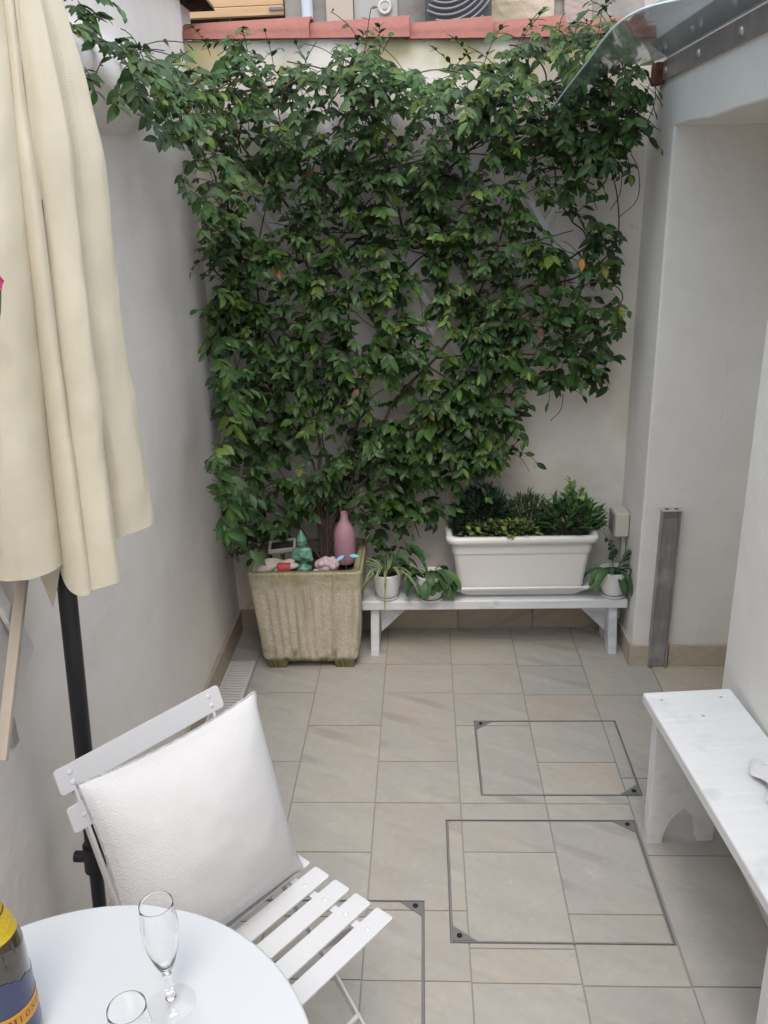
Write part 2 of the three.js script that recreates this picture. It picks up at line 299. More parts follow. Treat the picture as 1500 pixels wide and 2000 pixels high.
// right wall: pillar and beam round the doorway, and the wall the bench stands against
const rightWall = thing('right_wall', 'white plastered house wall with doorway recess and overhanging beam', 'wall');
{ const s = new THREE.Shape(); const zf = 1.45;
  const lx = []; for (let i = 0; i <= 24; i++) { const z = lerp(ZJ, zf, i / 24); lx.push([z, 2.041 + (i && i < 24 ? (hsh(i, 3) - .5) * .012 : 0)]); }
  s.moveTo(ZB - .2, -.02); s.lineTo(ZJ, -.02); lx.forEach(q => s.lineTo(...q)); s.lineTo(zf, 2.85); s.lineTo(ZB - .2, 2.85); s.closePath();
  const g = new THREE.ExtrudeGeometry(s, { depth: .40, bevelEnabled: true, bevelThickness: .008, bevelSize: .006, bevelOffset: -.006, bevelSegments: 2 });
  g.rotateY(-Math.PI / 2); g.translate(XR + .408, 0, 0); // shape x -> z, depth -> -x
  mesh('wall_body', cubeUV(g), mPlaster2, rightWall);
  const nw = unevenFace(3.72, 2.07, 80, 50, .014, 23), p = nw.attributes.position; for (let i = 0; i < p.count; i++) { const z = ZN + p.getX(i), y = p.getY(i), o = p.getZ(i) * ss(0, .1, z - ZN); p.setXYZ(i, -o, y, z); } nw.computeVertexNormals(); { const ix = nw.index.array; for (let i = 0; i < ix.length; i += 3) { const t = ix[i]; ix[i] = ix[i + 1]; ix[i + 1] = t; } nw.computeVertexNormals(); }
  nw.translate(XN, 0, 0);
  mesh('wall_face', cubeUV(nw), mPlaster2, rightWall);
  mesh('wall_body', cubeUV(box(XN + .006, 1.24, -.02, 2.032, ZN + .0, 1.45, .006)), mPlaster2, rightWall);
  mesh('recess_wall', cubeUV(box(1.25, 1.36, -.02, 2.1, ZJ - .1, ZN + .1)), mRecess, rightWall);
  const sk = (a, b, c, d, i) => mesh('skirting_tile', cubeUV(box(a, b, .001, .094, c, d), i, i * .3), mThresh, rightWall);
  sk(XR - .013, XR + .004, ZB + .016, ZJ + .002, 1); sk(XR - .013, .908, ZJ - .003, ZJ + .015, 2); sk(.984, 1.246, ZJ - .003, ZJ + .015, 3); sk(1.238, 1.254, ZJ + .017, ZN - .002, 4);
}
// unseen house front behind the camera, added and sized to limit sky light
{ const h = thing('added_house_front', 'unseen white plastered house front added to limit light from the near end', 'house');
  mesh('wall_body', cubeUV(box(-1.2, 1.3, -.02, 2.7, 1.45, 1.7)), mPlaster, h); }

// neighbouring building beyond the coping
{ const Z = -4.85, b = thing('neighbouring_house', 'weathered grey and beige house rising behind the red coping', 'house');
  const grey = std(WHITE, { map: colTex(512, 512, (u, v) => { const a = fbm(u * 8, v * 8, 8, 5), c = fbm(u * 30, v * 30, 30, 3), s = fbm(u * 26, v * 4, 26, 3); let q = mix([.27, .25, .24], [.36, .33, .30], clamp((a - .35) * 2.5)); if (s > .6) q = mix(q, [.20, .19, .15], (s - .6) * 2.4); return mul(q, .88 + .2 * c); }, 1 / 2), roughness: .95, bumpMap: plasterBump, bumpScale: .01 });
  const P = (u, v) => onZ(u, v, Z); const x = (u, v = 10) => P(u, v).x, y = (v, u = 700) => P(u, v).y;
  const wx0 = x(300), wx1 = x(556), wy0 = y(70), wy1 = y(-260);
  const zb = Z - .35;
  mesh('wall', [cubeUV(box(-5, wx0, -.1, 6.2, zb, Z)), cubeUV(box(wx1, 5, -.1, 6.2, zb, Z)), cubeUV(box(wx0, wx1, -.1, wy0, zb, Z)), cubeUV(box(wx0, wx1, wy1, 6.2, zb, Z))], grey, b);
  mesh('room_back', box(wx0 - .1, wx1 + .1, wy0 - .1, wy1 + .1, zb - .35, zb - .3), std([.04, .036, .034]), b);
  const win = mesh('window', [box(wx0, wx1, wy0, wy0 + .05, zb + .05, zb + .11), box(wx0, wx0 + .05, wy0 + .05, wy1, zb + .05, zb + .11), box(wx1 - .05, wx1, wy0 + .05, wy1, zb + .05, zb + .11), box(x(415) - .03, x(415) + .03, wy0 + .05, wy1, zb + .05, zb + .11)], std([.09, .065, .05]), b);
  const wood = std(WHITE, { map: colTex(256, 256, (u, v) => { const s = fbm(u * 4, v * 40, 40, 4); return mix([.50, .30, .16], [.62, .41, .23], s); }, 1.5), roughness: .6 });
  const shut = mesh('shutter', cubeUV(box(wx0 - .02, wx1 - .005, y(24), y(5), Z - .01, Z + .025, .004)), wood, b);
  for (let k = 0; k < 6; k++) { const v0 = y(4) + k * .075; mesh('shutter_board', cubeUV(box(wx0 - .02, wx1 - .005, v0, v0 + .07, Z - .012 + (k % 2) * .004, Z + .022, .004), 0, k * .3), wood, shut); }
  mesh('latch', [bar(V(x(527), y(12), Z + .03), V(x(556), y(12), Z + .03), .012, .012), bar(V(x(527), y(12), Z + .03), V(x(527), y(24), Z + .03), .012, .012)], mFrame, shut);
  mesh('drainpipe', cyl(V(x(602), 0, Z + .05), V(x(602), 5.8, Z + .05), .028, .028, 18), std([.55, .60, .66], { roughness: .5 }), b);
  mesh('pilaster', cubeUV(box(x(638), x(690), 0, 6, Z, Z + .03)), std([.50, .42, .35], { roughness: .9, bumpMap: plasterBump, bumpScale: .004 }), b);
  mesh('pale_render', cubeUV(box(x(692), x(776), 0, 6, Z, Z + .012)), std(WHITE, { map: plasterTex([.44, .42, .41], [.34, .32, .31], .5, 8), roughness: .95 }), b);
  const vc = P(752, 15); const vt = T3(new THREE.TorusGeometry(.028, .008, 8, 24), vc.x, vc.y, Z + .02); const v1 = mesh('round_vent', [vt, cyl(V(vc.x, vc.y, Z + .012), V(vc.x, vc.y, Z + .022), .028)], std([.62, .60, .57]), b);
  mesh('vent_plug', cyl(V(vc.x, vc.y, Z + .02), V(vc.x, vc.y, Z + .03), .012), std([.5, .48, .45]), v1);
  mesh('stone_patch', cubeUV(box(x(942), x(1082), y(75), y(14), Z, Z + .022, .008)), std(WHITE, { map: plasterTex([.60, .50, .39], [.34, .28, .18], .8, 4), roughness: .95, bumpMap: plasterBump, bumpScale: .02 }), b);
  mesh('stone_patch', cubeUV(box(x(1100), x(1155), y(75), y(-60), Z, Z + .03, .008)), std(WHITE, { map: plasterTex([.42, .34, .30], [.16, .14, .12], .9, 6), roughness: .95, bumpMap: plasterBump, bumpScale: .02 }), b);
  mesh('dark_patch', cubeUV(box(x(940), x(1100), y(13), y(-80), Z, Z + .016, .006)), std(WHITE, { map: plasterTex([.09, .08, .07], [.30, .26, .20], .6, 2), roughness: .95, bumpMap: plasterBump, bumpScale: .02 }), b);  // dark mottled patch above the beige stone one
  // outdoor fan unit with curved guard wires
  const a = thing('fan_unit', 'dark outdoor fan unit with curved guard wires behind the coping', 'fan unit', [x(893), y(20), Z + .17]);
  const r = .3; mesh('case', box(-.16, .16, -.5, .62, -.15, .0, .02), std([.06, .062, .07], { roughness: .5 }), a);
  mesh('fan_hub', cyl(V(-.06, .20, .01), V(-.06, .20, .035), .05), std([.05, .05, .05]), a);
  for (let k = 0; k < 17; k++) { const q = .06 + k * .022; const arc = []; for (let i = 0; i <= 14; i++) { const t = -2.6 + i / 14 * 2.9; const px = -.06 + Math.cos(t) * q, py = .2 + Math.sin(t) * q * 1.15; if (Math.abs(px) < .158) arc.push(V(px, py, .02)); } if (arc.length > 3) mesh('guard_wire', tube(arc, .0055, 24, 5), std([.22, .22, .23], { roughness: .5 }), a); }
}

// ================================================================ doorway fittings
{ const o = thing('flood_barrier_channel', 'upright grey aluminium channel fixed to the doorway jamb', 'metal channel', [.938, 0, ZJ + .002]);
  o.rotation.z = -.004;
  const w = .036, h = .688; mesh('channel_back', cubeUV(box(-w, w, .002, h, 0, .012)), mMetal, o);
  for (const s of [-1, 1]) mesh('channel_side', cubeUV(box(s < 0 ? -w : w - .007, s < 0 ? -w + .007 : w, .002, h, .0122, .03)), mMetal, o);
  mesh('channel_web', cubeUV(box(-w + .0075, w - .0075, .002, h - .03, .0122, .02)), mMetal, o);
  const c = mesh('end_cap', box(-w - .002, w + .002, h, h + .006, .0, .034, .002), std([.62, .60, .56], { roughness: .5, metalness: .4 }), o);
  for (const s of [-1, 1]) mesh('cap_slot', box(s * .018 - .008, s * .018 + .008, h + .0052, h + .0072, .012, .022), mDarkHole, c);
}
{ // junction box on the pillar side, beside the plants
  const p = onX(1214, 1001, XR - .03); const o = thing('junction_box', 'small beige electrical box on the pillar beside the long planter', 'electrical box', [XR, 0.552, -3.335]);
  mesh('case', box(-.062, -.004, -.052, .052, -.05, .05, .006), std([.60, .57, .48], { roughness: .55 }), o);
  mesh('cover', box(-.068, -.0625, -.046, .046, -.044, .044, .002), std([.30, .285, .25], { roughness: .6 }), o);
  mesh('cable_duct', box(-.022, -.003, -.45, -.0525, -.012, .012, .003), std([.60, .57, .50], { roughness: .6 }), o);
}
{ // clear canopy sheet over the doorway
  const o = thing('door_canopy', 'clear dusty plastic canopy sheet bolted above the doorway', 'canopy');
  const xt = onZ(1075, 215, -3.12).x;
  const outer = [onX(1075, 215, xt), onX(1140, 130, xt), onX(1215, 40, xt), onX(1262, 15, xt + .03), onX(1335, -2, xt + .08), onX(1430, -18, xt + .12)];
  outer.push(V(xt + .13, outer[5].y, -.9));
  const c1 = new THREE.CatmullRomCurve3(outer); const yW = 2.262;
  const nu = 40, nv = 12, pos = [], uv = [], idx = [];
  for (let i = 0; i <= nu; i++) { const A = c1.getPoint(i / nu), B = V(XR - .006, yW, lerp(-3.30, -.95, Math.pow(i / nu, 1)));
    for (let j = 0; j <= nv; j++) { const t = j / nv, q = A.clone().lerp(B, t); q.y += Math.sin(t * Math.PI) * .035; pos.push(q.x, q.y, q.z); uv.push(q.x, q.z); } }
  for (let i = 0; i < nu; i++) for (let j = 0; j < nv; j++) { const a = i * (nv + 1) + j, b = a + nv + 1; idx.push(a, b, a + 1, b, b + 1, a + 1); }
  const g = new THREE.BufferGeometry(); g.setAttribute('position', new THREE.Float32BufferAttribute(pos, 3)); g.setAttribute('uv', new THREE.Float32BufferAttribute(uv, 2)); g.setIndex(idx); g.computeVertexNormals();
  const dust = hTex(512, 512, (u, v) => { const a = fbm(u * 6, v * 6, 6, 5), s = fbm(u * 50, v * 50, 50, 2); return .10 + .35 * a + (s > .72 ? .4 : 0); }, 1.2);
  mesh('clear_sheet', g, phy([.56, .65, .69], { transmission: .68, thickness: 0, roughness: .2, roughnessMap: dust, ior: 1.5, side: THREE.DoubleSide }), o);
  const em = phy([.62, .72, .76], { roughness: .25 });
  mesh('sheet_edge', tube(outer.slice(0, 6), .0025, 40, 6), em, o);
  const br = std(WHITE, { map: colTex(256, 256, (u, v) => mul(mix([.33, .29, .30], [.43, .36, .35], fbm(u * 6, v * 6, 6, 4)), .85 + .3 * fbm(u * 40, v * 6, 40, 2)), 2), roughness: .38, metalness: .45 });
  mesh('wall_flange', cubeUV(box(XR - .011, XR - .0005, 2.196, 2.256, -3.262, .9)), br, o);
  const top = bar(V(XR - .03, 2.292, -3.262), V(XR - .03, 2.292, .9), .07, .006, V(.55, .83, 0)); mesh('sheet_flange', cubeUV(top), br, o);
  for (let k = 0; k < 8; k++) { const z = -3.22 + k * .36; const mb = std([.62, .60, .58], { roughness: .3, metalness: .7 });
    const s1 = new THREE.SphereGeometry(.014, 16, 8, 0, Math.PI * 2, 0, Math.PI / 2); s1.scale(1, .6, 1); s1.rotateZ(Math.PI / 2); mesh('bolt', T3(s1, XR - .0112, 2.222, z), mb, o);
    const s2 = new THREE.SphereGeometry(.012, 16, 8, 0, Math.PI * 2, 0, Math.PI / 2); s2.scale(1, .6, 1); s2.rotateZ(Math.PI / 2 + .5); mesh('bolt', T3(s2, XR - .034, 2.288, z), mb, o); }
  mesh('rusty_end', cubeUV(box(XR - .034, XR - .002, 2.185, 2.255, -3.335, -3.264, .006)), std(WHITE, { map: colTex(128, 128, (u, v) => mix([.10, .035, .02], [.30, .12, .06], fbm(u * 10, v * 10, 10, 3)), 8), roughness: .95 }), o);
}
// ================================================================ drain at the foot of the left wall
{ const o = thing('drain_channel', 'white slotted drain grating along the foot of the left wall', 'drain', [-.800, 0, -3.155]);
  mesh('side_rail', [box(-.054, -.044, -.008, .001, 0, 1.94), box(.046, .056, -.008, .001, 0, 1.94), box(-.044, .046, -.008, .001, 0, .012)], std([.66, .62, .58], { roughness: .5 }), o);
  mesh('channel_bed', box(-.056, .058, -.03, -.018, -.002, 1.942), std([.10, .09, .08]), o);
  const g = new RoundedBoxGeometry(.09, .006, .0135, 1, .002), m = std([.66, .62, .585], { roughness: .5 });
  for (let k = 0; k < 96; k++) { const q = mesh('grate_bar', g, m, o); q.position.set(.001, -.003, .024 + k * .02); }
}

// ================================================================ low bench with plants
const BY = .262, BT = .042;
{ const o = thing('plant_bench', 'low weathered white plank bench carrying the flower pots', 'bench', [.274, 0, -3.30]);
  mesh('top_plank', cubeUV(box(-.553, .553, BY - BT, BY, -.105, .112, .006)), mShab, o);
  for (const s of [-1, 1]) { // board leg with a splayed foot
    const sh = new THREE.Shape(); sh.moveTo(-.085, 0); sh.lineTo(-.04, 0); sh.quadraticCurveTo(0, .07, .045, 0); sh.lineTo(.1, 0); sh.lineTo(.088, BY - BT - .001); sh.lineTo(-.085, BY - BT - .001); sh.closePath();
    const g = new THREE.ExtrudeGeometry(sh, { depth: .03, bevelEnabled: true, bevelSize: .003, bevelThickness: .003, bevelSegments: 1 }); g.rotateY(-Math.PI / 2); g.translate(s > 0 ? .518 : -.488, 0, 0);
    const shear = new THREE.Matrix4().set(1, s * -.03, 0, s * .003, 0, 1, 0, 0, 0, 0, 1, 0, 0, 0, 0, 1); g.applyMatrix4(shear);
    mesh('leg', cubeUV(g), mShab, o);
    const br = new THREE.Shape(); const x = s > 0 ? .483 : -.478; br.moveTo(x, BY - BT - .002); br.lineTo(x - s * .14, BY - BT - .002); br.lineTo(x - s * .13, BY - BT - .016); br.lineTo(x, .075); br.closePath();
    const g2 = new THREE.ExtrudeGeometry(br, { depth: .018, bevelEnabled: false }); g2.translate(0, 0, .01); mesh('brace', cubeUV(g2), mShab, o);
  }
}
// ---- stone planter
const mConc = std(WHITE, { map: colTex(512, 512, (u, v) => { // u round the pot, v up it
    const a = fbm(u * 10, v * 10, 10, 5), b = fbm(u * 70, v * 70, 70, 2), c = fbm(u * 24, v * 3, 24, 4); let q = mix([.54, .475, .365], [.63, .56, .45], a); q = mul(q, .82 + .32 * b);
    const m = clamp((c - .5) * 3) * .6; q = mix(q, [.36, .30, .19], m);
    const lo = ss(.20, .02, v + (a - .5) * .28), hi = ss(.80, .98, v + (a - .5) * .3); // moss round the foot and the rim
    q = mix(q, [.17, .155, .055], clamp(lo * 1.2 * (b + .35))); q = mix(q, [.26, .25, .12], clamp(hi * .8 * (b + .3))); return q; }), roughness: .97, bumpMap: hTex(512, 512, (u, v) => .5 * fbm(u * 80, v * 80, 80, 2) + .5 * fbm(u * 30, v * 30, 30, 3)), bumpScale: .0035 });
function squareLoft(rows, per, flute) { // rows: [y, halfX, halfZ, cornerR, amp]; closed loft of rounded squares
  const pos = [], uv = [], idx = []; const N = per * 4;
  rows.forEach(([y, hx, hz, r, amp], j) => { for (let i = 0; i <= N; i++) { const t = (i % N) / N * Math.PI * 2 + Math.PI / 4; const c = Math.cos(t), s = Math.sin(t), p = 16; const k = Math.pow(Math.pow(Math.abs(c), p) + Math.pow(Math.abs(s), p), -1 / p); let x = c * k, z = s * k; const side = Math.abs(x) > Math.abs(z) ? z : x; const fl = amp ? amp * (Math.cos(side * Math.PI * flute) * .5 - .5) * ss(.9, .78, Math.abs(side)) : 0; x *= hx + fl; z *= hz + fl; pos.push(x, y, z); uv.push(i / N * 4, rows[j][5] ?? y / .455); } });
  for (let j = 0; j + 1 < rows.length; j++) for (let i = 0; i < N; i++) { const a = j * (N + 1) + i, b = a + N + 1; idx.push(a, b, a + 1, b, b + 1, a + 1); }
  const g = new THREE.BufferGeometry(); g.setAttribute('position', new THREE.Float32BufferAttribute(pos, 3)); g.setAttribute('uv', new THREE.Float32BufferAttribute(uv, 2)); g.setIndex(idx); g.computeVertexNormals(); return g;
}
const POT = V(-.495, 0, -3.245);
{ const o = thing('stone_planter', 'square fluted stone planter with mossy rim standing on short feet', 'planter', POT.toArray());
  const rows = [[.032, .10, .08, 0, 0], [.034, .188, .15, 0, 0], [.05, .2, .158, 0, 0]];
  for (let k = 0; k <= 14; k++) { const t = k / 14; rows.push([.06 + t * .325, lerp(.203, .227, t), lerp(.161, .1785, t), 0, .0075 * ss(0, .06, t) * ss(1, .9, t)]); }
  rows.push([.392, .2275, .179, 0, 0], [.41, .2305, .182, 0, 0], [.445, .234, .1855, 0, 0], [.453, .231, .183, 0, 0], [.456, .222, .174, 0, 0], [.450, .196, .148, 0, 0], [.40, .19, .142, 0, 0], [.37, .19, .142, 0, 0]);
  mesh('pot_body', squareLoft(rows, 90, 12), mConc, o);
  for (const sx of [-1, 1]) for (const sz of [-1, 1]) { const g = new THREE.CylinderGeometry(.062, .05, .038, 4, 1); g.rotateY(Math.PI / 4); g.scale(1, 1, .9); const u = g.attributes.uv; for (let i = 0; i < u.count; i++) u.setXY(i, u.getX(i), .03); mesh('foot', T3(g, sx * .142, .019, sz * .112), mConc, o); }
  const s = new THREE.PlaneGeometry(.376, .28, 30, 24), p = s.attributes.position; for (let i = 0; i < p.count; i++) p.setZ(i, (fbm(p.getX(i) * 20 + 9, p.getY(i) * 20 + 9, 64, 3) - .5) * .03); s.rotateX(-Math.PI / 2); s.computeVertexNormals(); mesh('soil', T3(s, 0, .405, 0), mSoil, o);
}
// ---- long planter
const LP = V(.388, BY, -3.305);
{ const o = thing('long_planter', 'long white plastic window box with deep matching saucer', 'planter', LP.toArray());
  const box4 = (rows) => { const pos = [], idx = [], per = 24, N = per * 4; rows.forEach(([y, hx, hz, r]) => { for (let i = 0; i < N; i++) { const q = Math.floor(i / per), t = (i % per) / (per - 1) * Math.PI / 2 + q * Math.PI / 2; const cx = [1, -1, -1, 1][q] * (hx - r), cz = [1, 1, -1, -1][q] * (hz - r); pos.push(cx + Math.cos(t) * r, y, cz + Math.sin(t) * r); } }); for (let j = 0; j + 1 < rows.length; j++) for (let i = 0; i < N; i++) { const a = j * N + i, b = j * N + (i + 1) % N; idx.push(a, a + N, b, b, a + N, b + N); } const g = new THREE.BufferGeometry(); g.setAttribute('position', new THREE.Float32BufferAttribute(pos, 3)); g.setIndex(idx); g.computeVertexNormals(); return g; };
  mesh('box_body', box4([[.012, .2, .05, .02], [.012, .228, .064, .02], [.03, .25, .074, .024], [.05, .262, .08, .025], [.2, .281, .09, .028], [.202, .286, .0945, .03], [.244, .288, .096, .03]]), mPlastic, o);
  mesh('rim', box4([[.243, .287, .095, .03], [.247, .302, .109, .036], [.262, .311, .117, .04], [.276, .309, .115, .04], [.281, .300, .107, .034], [.280, .286, .094, .03], [.262, .280, .089, .028], [.2, .276, .086, .026]]), mPlastic, o);
  mesh('soil', box4([[.262, .279, .088, .028], [.268, .2, .05, .028], [.27, .01, .005, .003]]), mSoil, o);
  mesh('saucer', box4([[.001, .0, .0, 0], [.001, .236, .07, .026], [.005, .243, .075, .028], [.026, .268, .092, .032], [.028, .272, .094, .033], [.043, .288, .106, .037], [.045, .299, .116, .042], [.056, .304, .121, .044], [.062, .299, .116, .042], [.057, .288, .106, .037], [.028, .264, .089, .03], [.009, .238, .072, .026]]), mPlastic, o);
}
// ---- round pots
function roundPot(label, x, z, k = 1) {
  const o = thing('flower_pot', label, 'flower pot', [x, BY, z], 0, 'small white round pots on the low bench');
  const pr = [[.001, .0], [.040, .0], [.046, .003], [.048, .012]]; const S = p => p.map(q => [q[0] * k, q[1] * k]);
  mesh('pot_body', lathe(S([[0, .006], [.043, .006], [.046, .018], [.056, .06], [.0605, .095], [.062, .112], [.0625, .118], [.061, .1195], [.059, .118], [.058, .1], [.05, .09]])), mCeramic, o);
  mesh('saucer', lathe(S([[.001, .0005], [.045, .0005], [.051, .004], [.0535, .014], [.0522, .0148], [.049, .006]])), mCeramic, o);
  mesh('soil', T3(lathe(S([[0, .006], [.03, .004], [.0575, 0]])), 0, .102 * k, 0), mSoil, o);
  return o;
}
roundPot('white round pot between the stone planter and the next round pot', -.172, -3.235);
roundPot('white round pot between another round pot and the long planter', .012, -3.212);
roundPot('white round pot against the pillar at the bench end', .772, -3.232);

// ================================================================ leaves and plants
function leafGeo(L, W, fold = .25, droop = .25, n = 4) { // base at the origin, along +z, face up +y
  const pos = [], idx = [], uv = [];
  for (let i = 0; i <= n; i++) { const t = i / n, w = W / 2 * Math.pow(Math.sin(Math.PI * Math.pow(t * .97 + .015, .85)), .9) * (i === n ? 0 : 1), y = -droop * L * t * t; const z = L * t * (1 - .15 * droop * t);
    pos.push(-w, y + w * fold, z, 0, y, z, w, y + w * fold, z); uv.push(0, t, .5, t, 1, t); }
  for (let i = 0; i < n; i++) { const a = i * 3; for (const k of [0, 1]) idx.push(a + k, a + k + 3, a + k + 1, a + k + 1, a + k + 3, a + k + 4); }
  const g = new THREE.BufferGeometry(); g.setAttribute('position', new THREE.Float32BufferAttribute(pos, 3)); g.setAttribute('uv', new THREE.Float32BufferAttribute(uv, 2)); g.setIndex(idx); g.computeVertexNormals(); return g;
}
function orient(p, axis, nrm, s) { const z = axis.clone().normalize(), x = nrm.clone().cross(z); if (x.lengthSq() < 1e-6) x.set(1, 0, 0); x.normalize(); const y = z.clone().cross(x); return new THREE.Matrix4().makeBasis(x, y, z).scale(V(s, s, s)).setPosition(p); }

// arching blade with an optional pale stripe or edge
function blade(root, dir, L, W, sag, cMid, cEdge, n = 10, lift = 1) {
  const pos = [], col = [], idx = [], p = root.clone(), d = dir.clone().normalize(), side = V(-d.z, 0, d.x); if (side.lengthSq() < .01) side.set(1, 0, 0); side.normalize();
  for (let i = 0; i <= n; i++) { const t = i / n, w = W / 2 * Math.pow(Math.sin(Math.PI * clamp(t * .93 + .07)), .6) * (i === n ? .05 : 1); const up = side.clone().cross(d).normalize();
    const off = [-1, -.55, 0, .55, 1]; off.forEach((o, k) => { const q = p.clone().addScaledVector(side, w * o).addScaledVector(up, Math.abs(o) * w * .35); pos.push(q.x, q.y, q.z); const c = k === 0 || k === 4 ? cEdge : k === 2 ? cMid : mix(cMid, cEdge, .25); col.push(...c); });
    p.addScaledVector(d, L / n); d.y -= sag / n * (1 + t); d.normalize(); }
  for (let i = 0; i < n; i++) for (let k = 0; k < 4; k++) { const a = i * 5 + k; idx.push(a, a + 5, a + 1, a + 1, a + 5, a + 6); }
  const g = new THREE.BufferGeometry(); g.setAttribute('position', new THREE.Float32BufferAttribute(pos, 3)); g.setAttribute('color', new THREE.Float32BufferAttribute(col, 3)); g.setIndex(idx); g.computeVertexNormals(); return g;
}
const gD = [.035, .085, .03], gM = [.06, .14, .04], gL = [.13, .22, .05], cream = [.50, .52, .30];
function pottedPlant(name, label, base, spec, seed) {
  const o = thing(name, label, 'potted plant', base.toArray()); const r = rng(seed);
  for (const s of spec) for (let i = 0; i < s.n; i++) {
    const a = s.a !== undefined ? s.a + (r() - .5) * (s.as ?? .5) : r() * 6.283, e = lerp(s.e[0], s.e[1], r()), L = lerp(s.L[0], s.L[1], r());
    const d = V(Math.cos(a) * Math.cos(e), Math.sin(e), Math.sin(a) * Math.cos(e));
    const root = V(Math.cos(a) * .012, 0, Math.sin(a) * .012);
    let gs = [];
    if (s.stalk) { const k = lerp(s.stalk[0], s.stalk[1], r()); const tip = root.clone().addScaledVector(d, k); const md = root.clone().lerp(tip, .5); md.y += .01; gs.push(tube([root, md, tip], .0016, 6, 4)); { const c = gs[0], n = c.attributes.position.count, q = new Float32Array(n * 3); for (let j = 0; j < n; j++) q.set(gM, j * 3); c.setAttribute('color', new THREE.BufferAttribute(q, 3)); c.deleteAttribute('uv'); } const d2 = d.clone(); d2.y -= s.bend ?? .5; gs.push(blade(tip, d2, L, s.W * (.85 + .3 * r()), s.sag, s.mid, s.edge, 8)); }
    else gs.push(blade(root, d, L, s.W * (.85 + .3 * r()), s.sag * (.8 + .4 * r()), s.mid, s.edge, 12));
    mesh('leaf', gs, mVC, o);
  }
  return o;
}
pottedPlant('spider_plant', 'striped spider plant with broad leaves in the pot beside the stone planter', V(-.172, BY + .105, -3.235), [
  { n: 18, e: [.3, 1.25], L: [.13, .22], W: .012, sag: 2.2, mid: gM, edge: cream }, { n: 3, a: 2.6, e: [-.2, .4], L: [.14, .2], W: .011, sag: 2.6, mid: cream, edge: gD },
  { n: 15, a: 5.2, as: 3.4, e: [.7, 1.4], L: [.05, .085], W: .042, sag: 1.2, mid: gM, edge: gD, stalk: [.05, .13], bend: .9 }], 5);
pottedPlant('broad_leaf_plant', 'broad leaved green plant with pale striped blades in the pot by the window box', V(.012, BY + .105, -3.212), [
  { n: 14, e: [.1, .9], L: [.07, .11], W: .042, sag: 1.6, mid: gD, edge: gM, stalk: [.02, .07], bend: .7 }, { n: 4, a: 0.6, as: 1.2, e: [-.1, .4], L: [.1, .12], W: .05, sag: 1.8, mid: gM, edge: gL, stalk: [.02, .05] },
  { n: 4, a: 1.7, as: 1, e: [-.4, .1], L: [.06, .08], W: .04, sag: 1.5, mid: gM, edge: gM, stalk: [.02, .04] },
  { n: 5, a: 4.5, as: 2, e: [.9, 1.3], L: [.05, .07], W: .042, sag: .6, mid: gD, edge: gD, stalk: [.06, .11], bend: .3 }, { n: 4, a: 3.4, as: 1, e: [.3, .8], L: [.12, .19], W: .012, sag: 1.8, mid: cream, edge: gM }], 8);
pottedPlant('drooping_leaf_plant', 'plant with long drooping pointed leaves in the pot by the pillar', V(.772, BY + .105, -3.232), [
  { n: 5, a: 3.0, as: 1.2, e: [.2, .6], L: [.09, .12], W: .034, sag: 1.5, mid: gM, edge: gM, stalk: [.02, .04] }, { n: 4, a: 1.2, as: 1.6, e: [0, .5], L: [.08, .12], W: .034, sag: 2, mid: gM, edge: gD, stalk: [.01, .04] },
  { n: 4, a: 0, as: 1, e: [.8, 1.2], L: [.09, .13], W: .03, sag: 2.8, mid: gM, edge: gD, stalk: [.05, .09], bend: .4 }, { n: 6, e: [.6, 1.2], L: [.05, .08], W: .022, sag: 1.2, mid: gD, edge: gD, stalk: [.02, .05] }], 12);

function bush(name, label, c, rad, n, L, W, cols, seed, upright = .3) { // rounded cushion of small leaves, too many to count
  const o = thing(name, label, 'plant', c.toArray(), 0); const r = rng(seed), im = new THREE.InstancedMesh(leafGeo(L, W, .3, .3, 3), mLeafI, n); im.name = 'foliage'; im.userData.kind = 'stuff'; im.castShadow = im.receiveShadow = true;
  const C = new THREE.Color();
  for (let i = 0; i < n; i++) { const a = r() * 6.283, e = Math.asin(Math.pow(r(), .8)), k = .45 + .55 * Math.pow(r(), .5), bump = .78 + .5 * fbm(a * 1.5 + 3, e * 3 + seed, 64, 2);
    const d = V(Math.cos(a) * Math.cos(e), Math.sin(e), Math.sin(a) * Math.cos(e)); const p = V(d.x * rad[0], d.y * rad[1], d.z * rad[2]).multiplyScalar(k * bump);
    const ax = d.clone().add(V(r() - .5, r() - .5 + upright, r() - .5).multiplyScalar(1.3)); im.setMatrixAt(i, orient(p, ax, V(r() - .5, 1, r() - .3), .7 + .6 * r())); const q = cols[Math.floor(r() * cols.length)], v = .75 + .5 * r(); im.setColorAt(i, C.setRGB(q[0] * v, q[1] * v, q[2] * v)); }
  o.add(im);
  const st = []; for (let i = 0; i < 14; i++) { const a = r() * 6.283, e = .5 + r() * .9; st.push(tube([V(0, -.01, 0), V(Math.cos(a) * rad[0] * .4 * Math.cos(e), rad[1] * .35, Math.sin(a) * rad[2] * .4 * Math.cos(e)), V(Math.cos(a) * rad[0] * .8 * Math.cos(e), rad[1] * .8 * Math.sin(e), Math.sin(a) * rad[2] * .8 * Math.cos(e))], .0018, 8, 4)); }
  mesh('stems', st, mBark, o); return o;
}
const SY = BY + .268;
bush('dark_shrub', 'dense dark green shrub mounded at one end of the window box', V(.235, SY, -3.32), [.13, .175, .09], 1900, .030, .007, [[.022, .052, .026], [.03, .065, .03], [.018, .04, .02]], 31, .5);
bush('twiggy_shrub', 'loose olive green twiggy plant in the middle of the window box', V(.41, SY, -3.325), [.13, .14, .085], 800, .034, .0055, [[.05, .08, .03], [.035, .07, .028], [.09, .11, .05]], 32, .6);
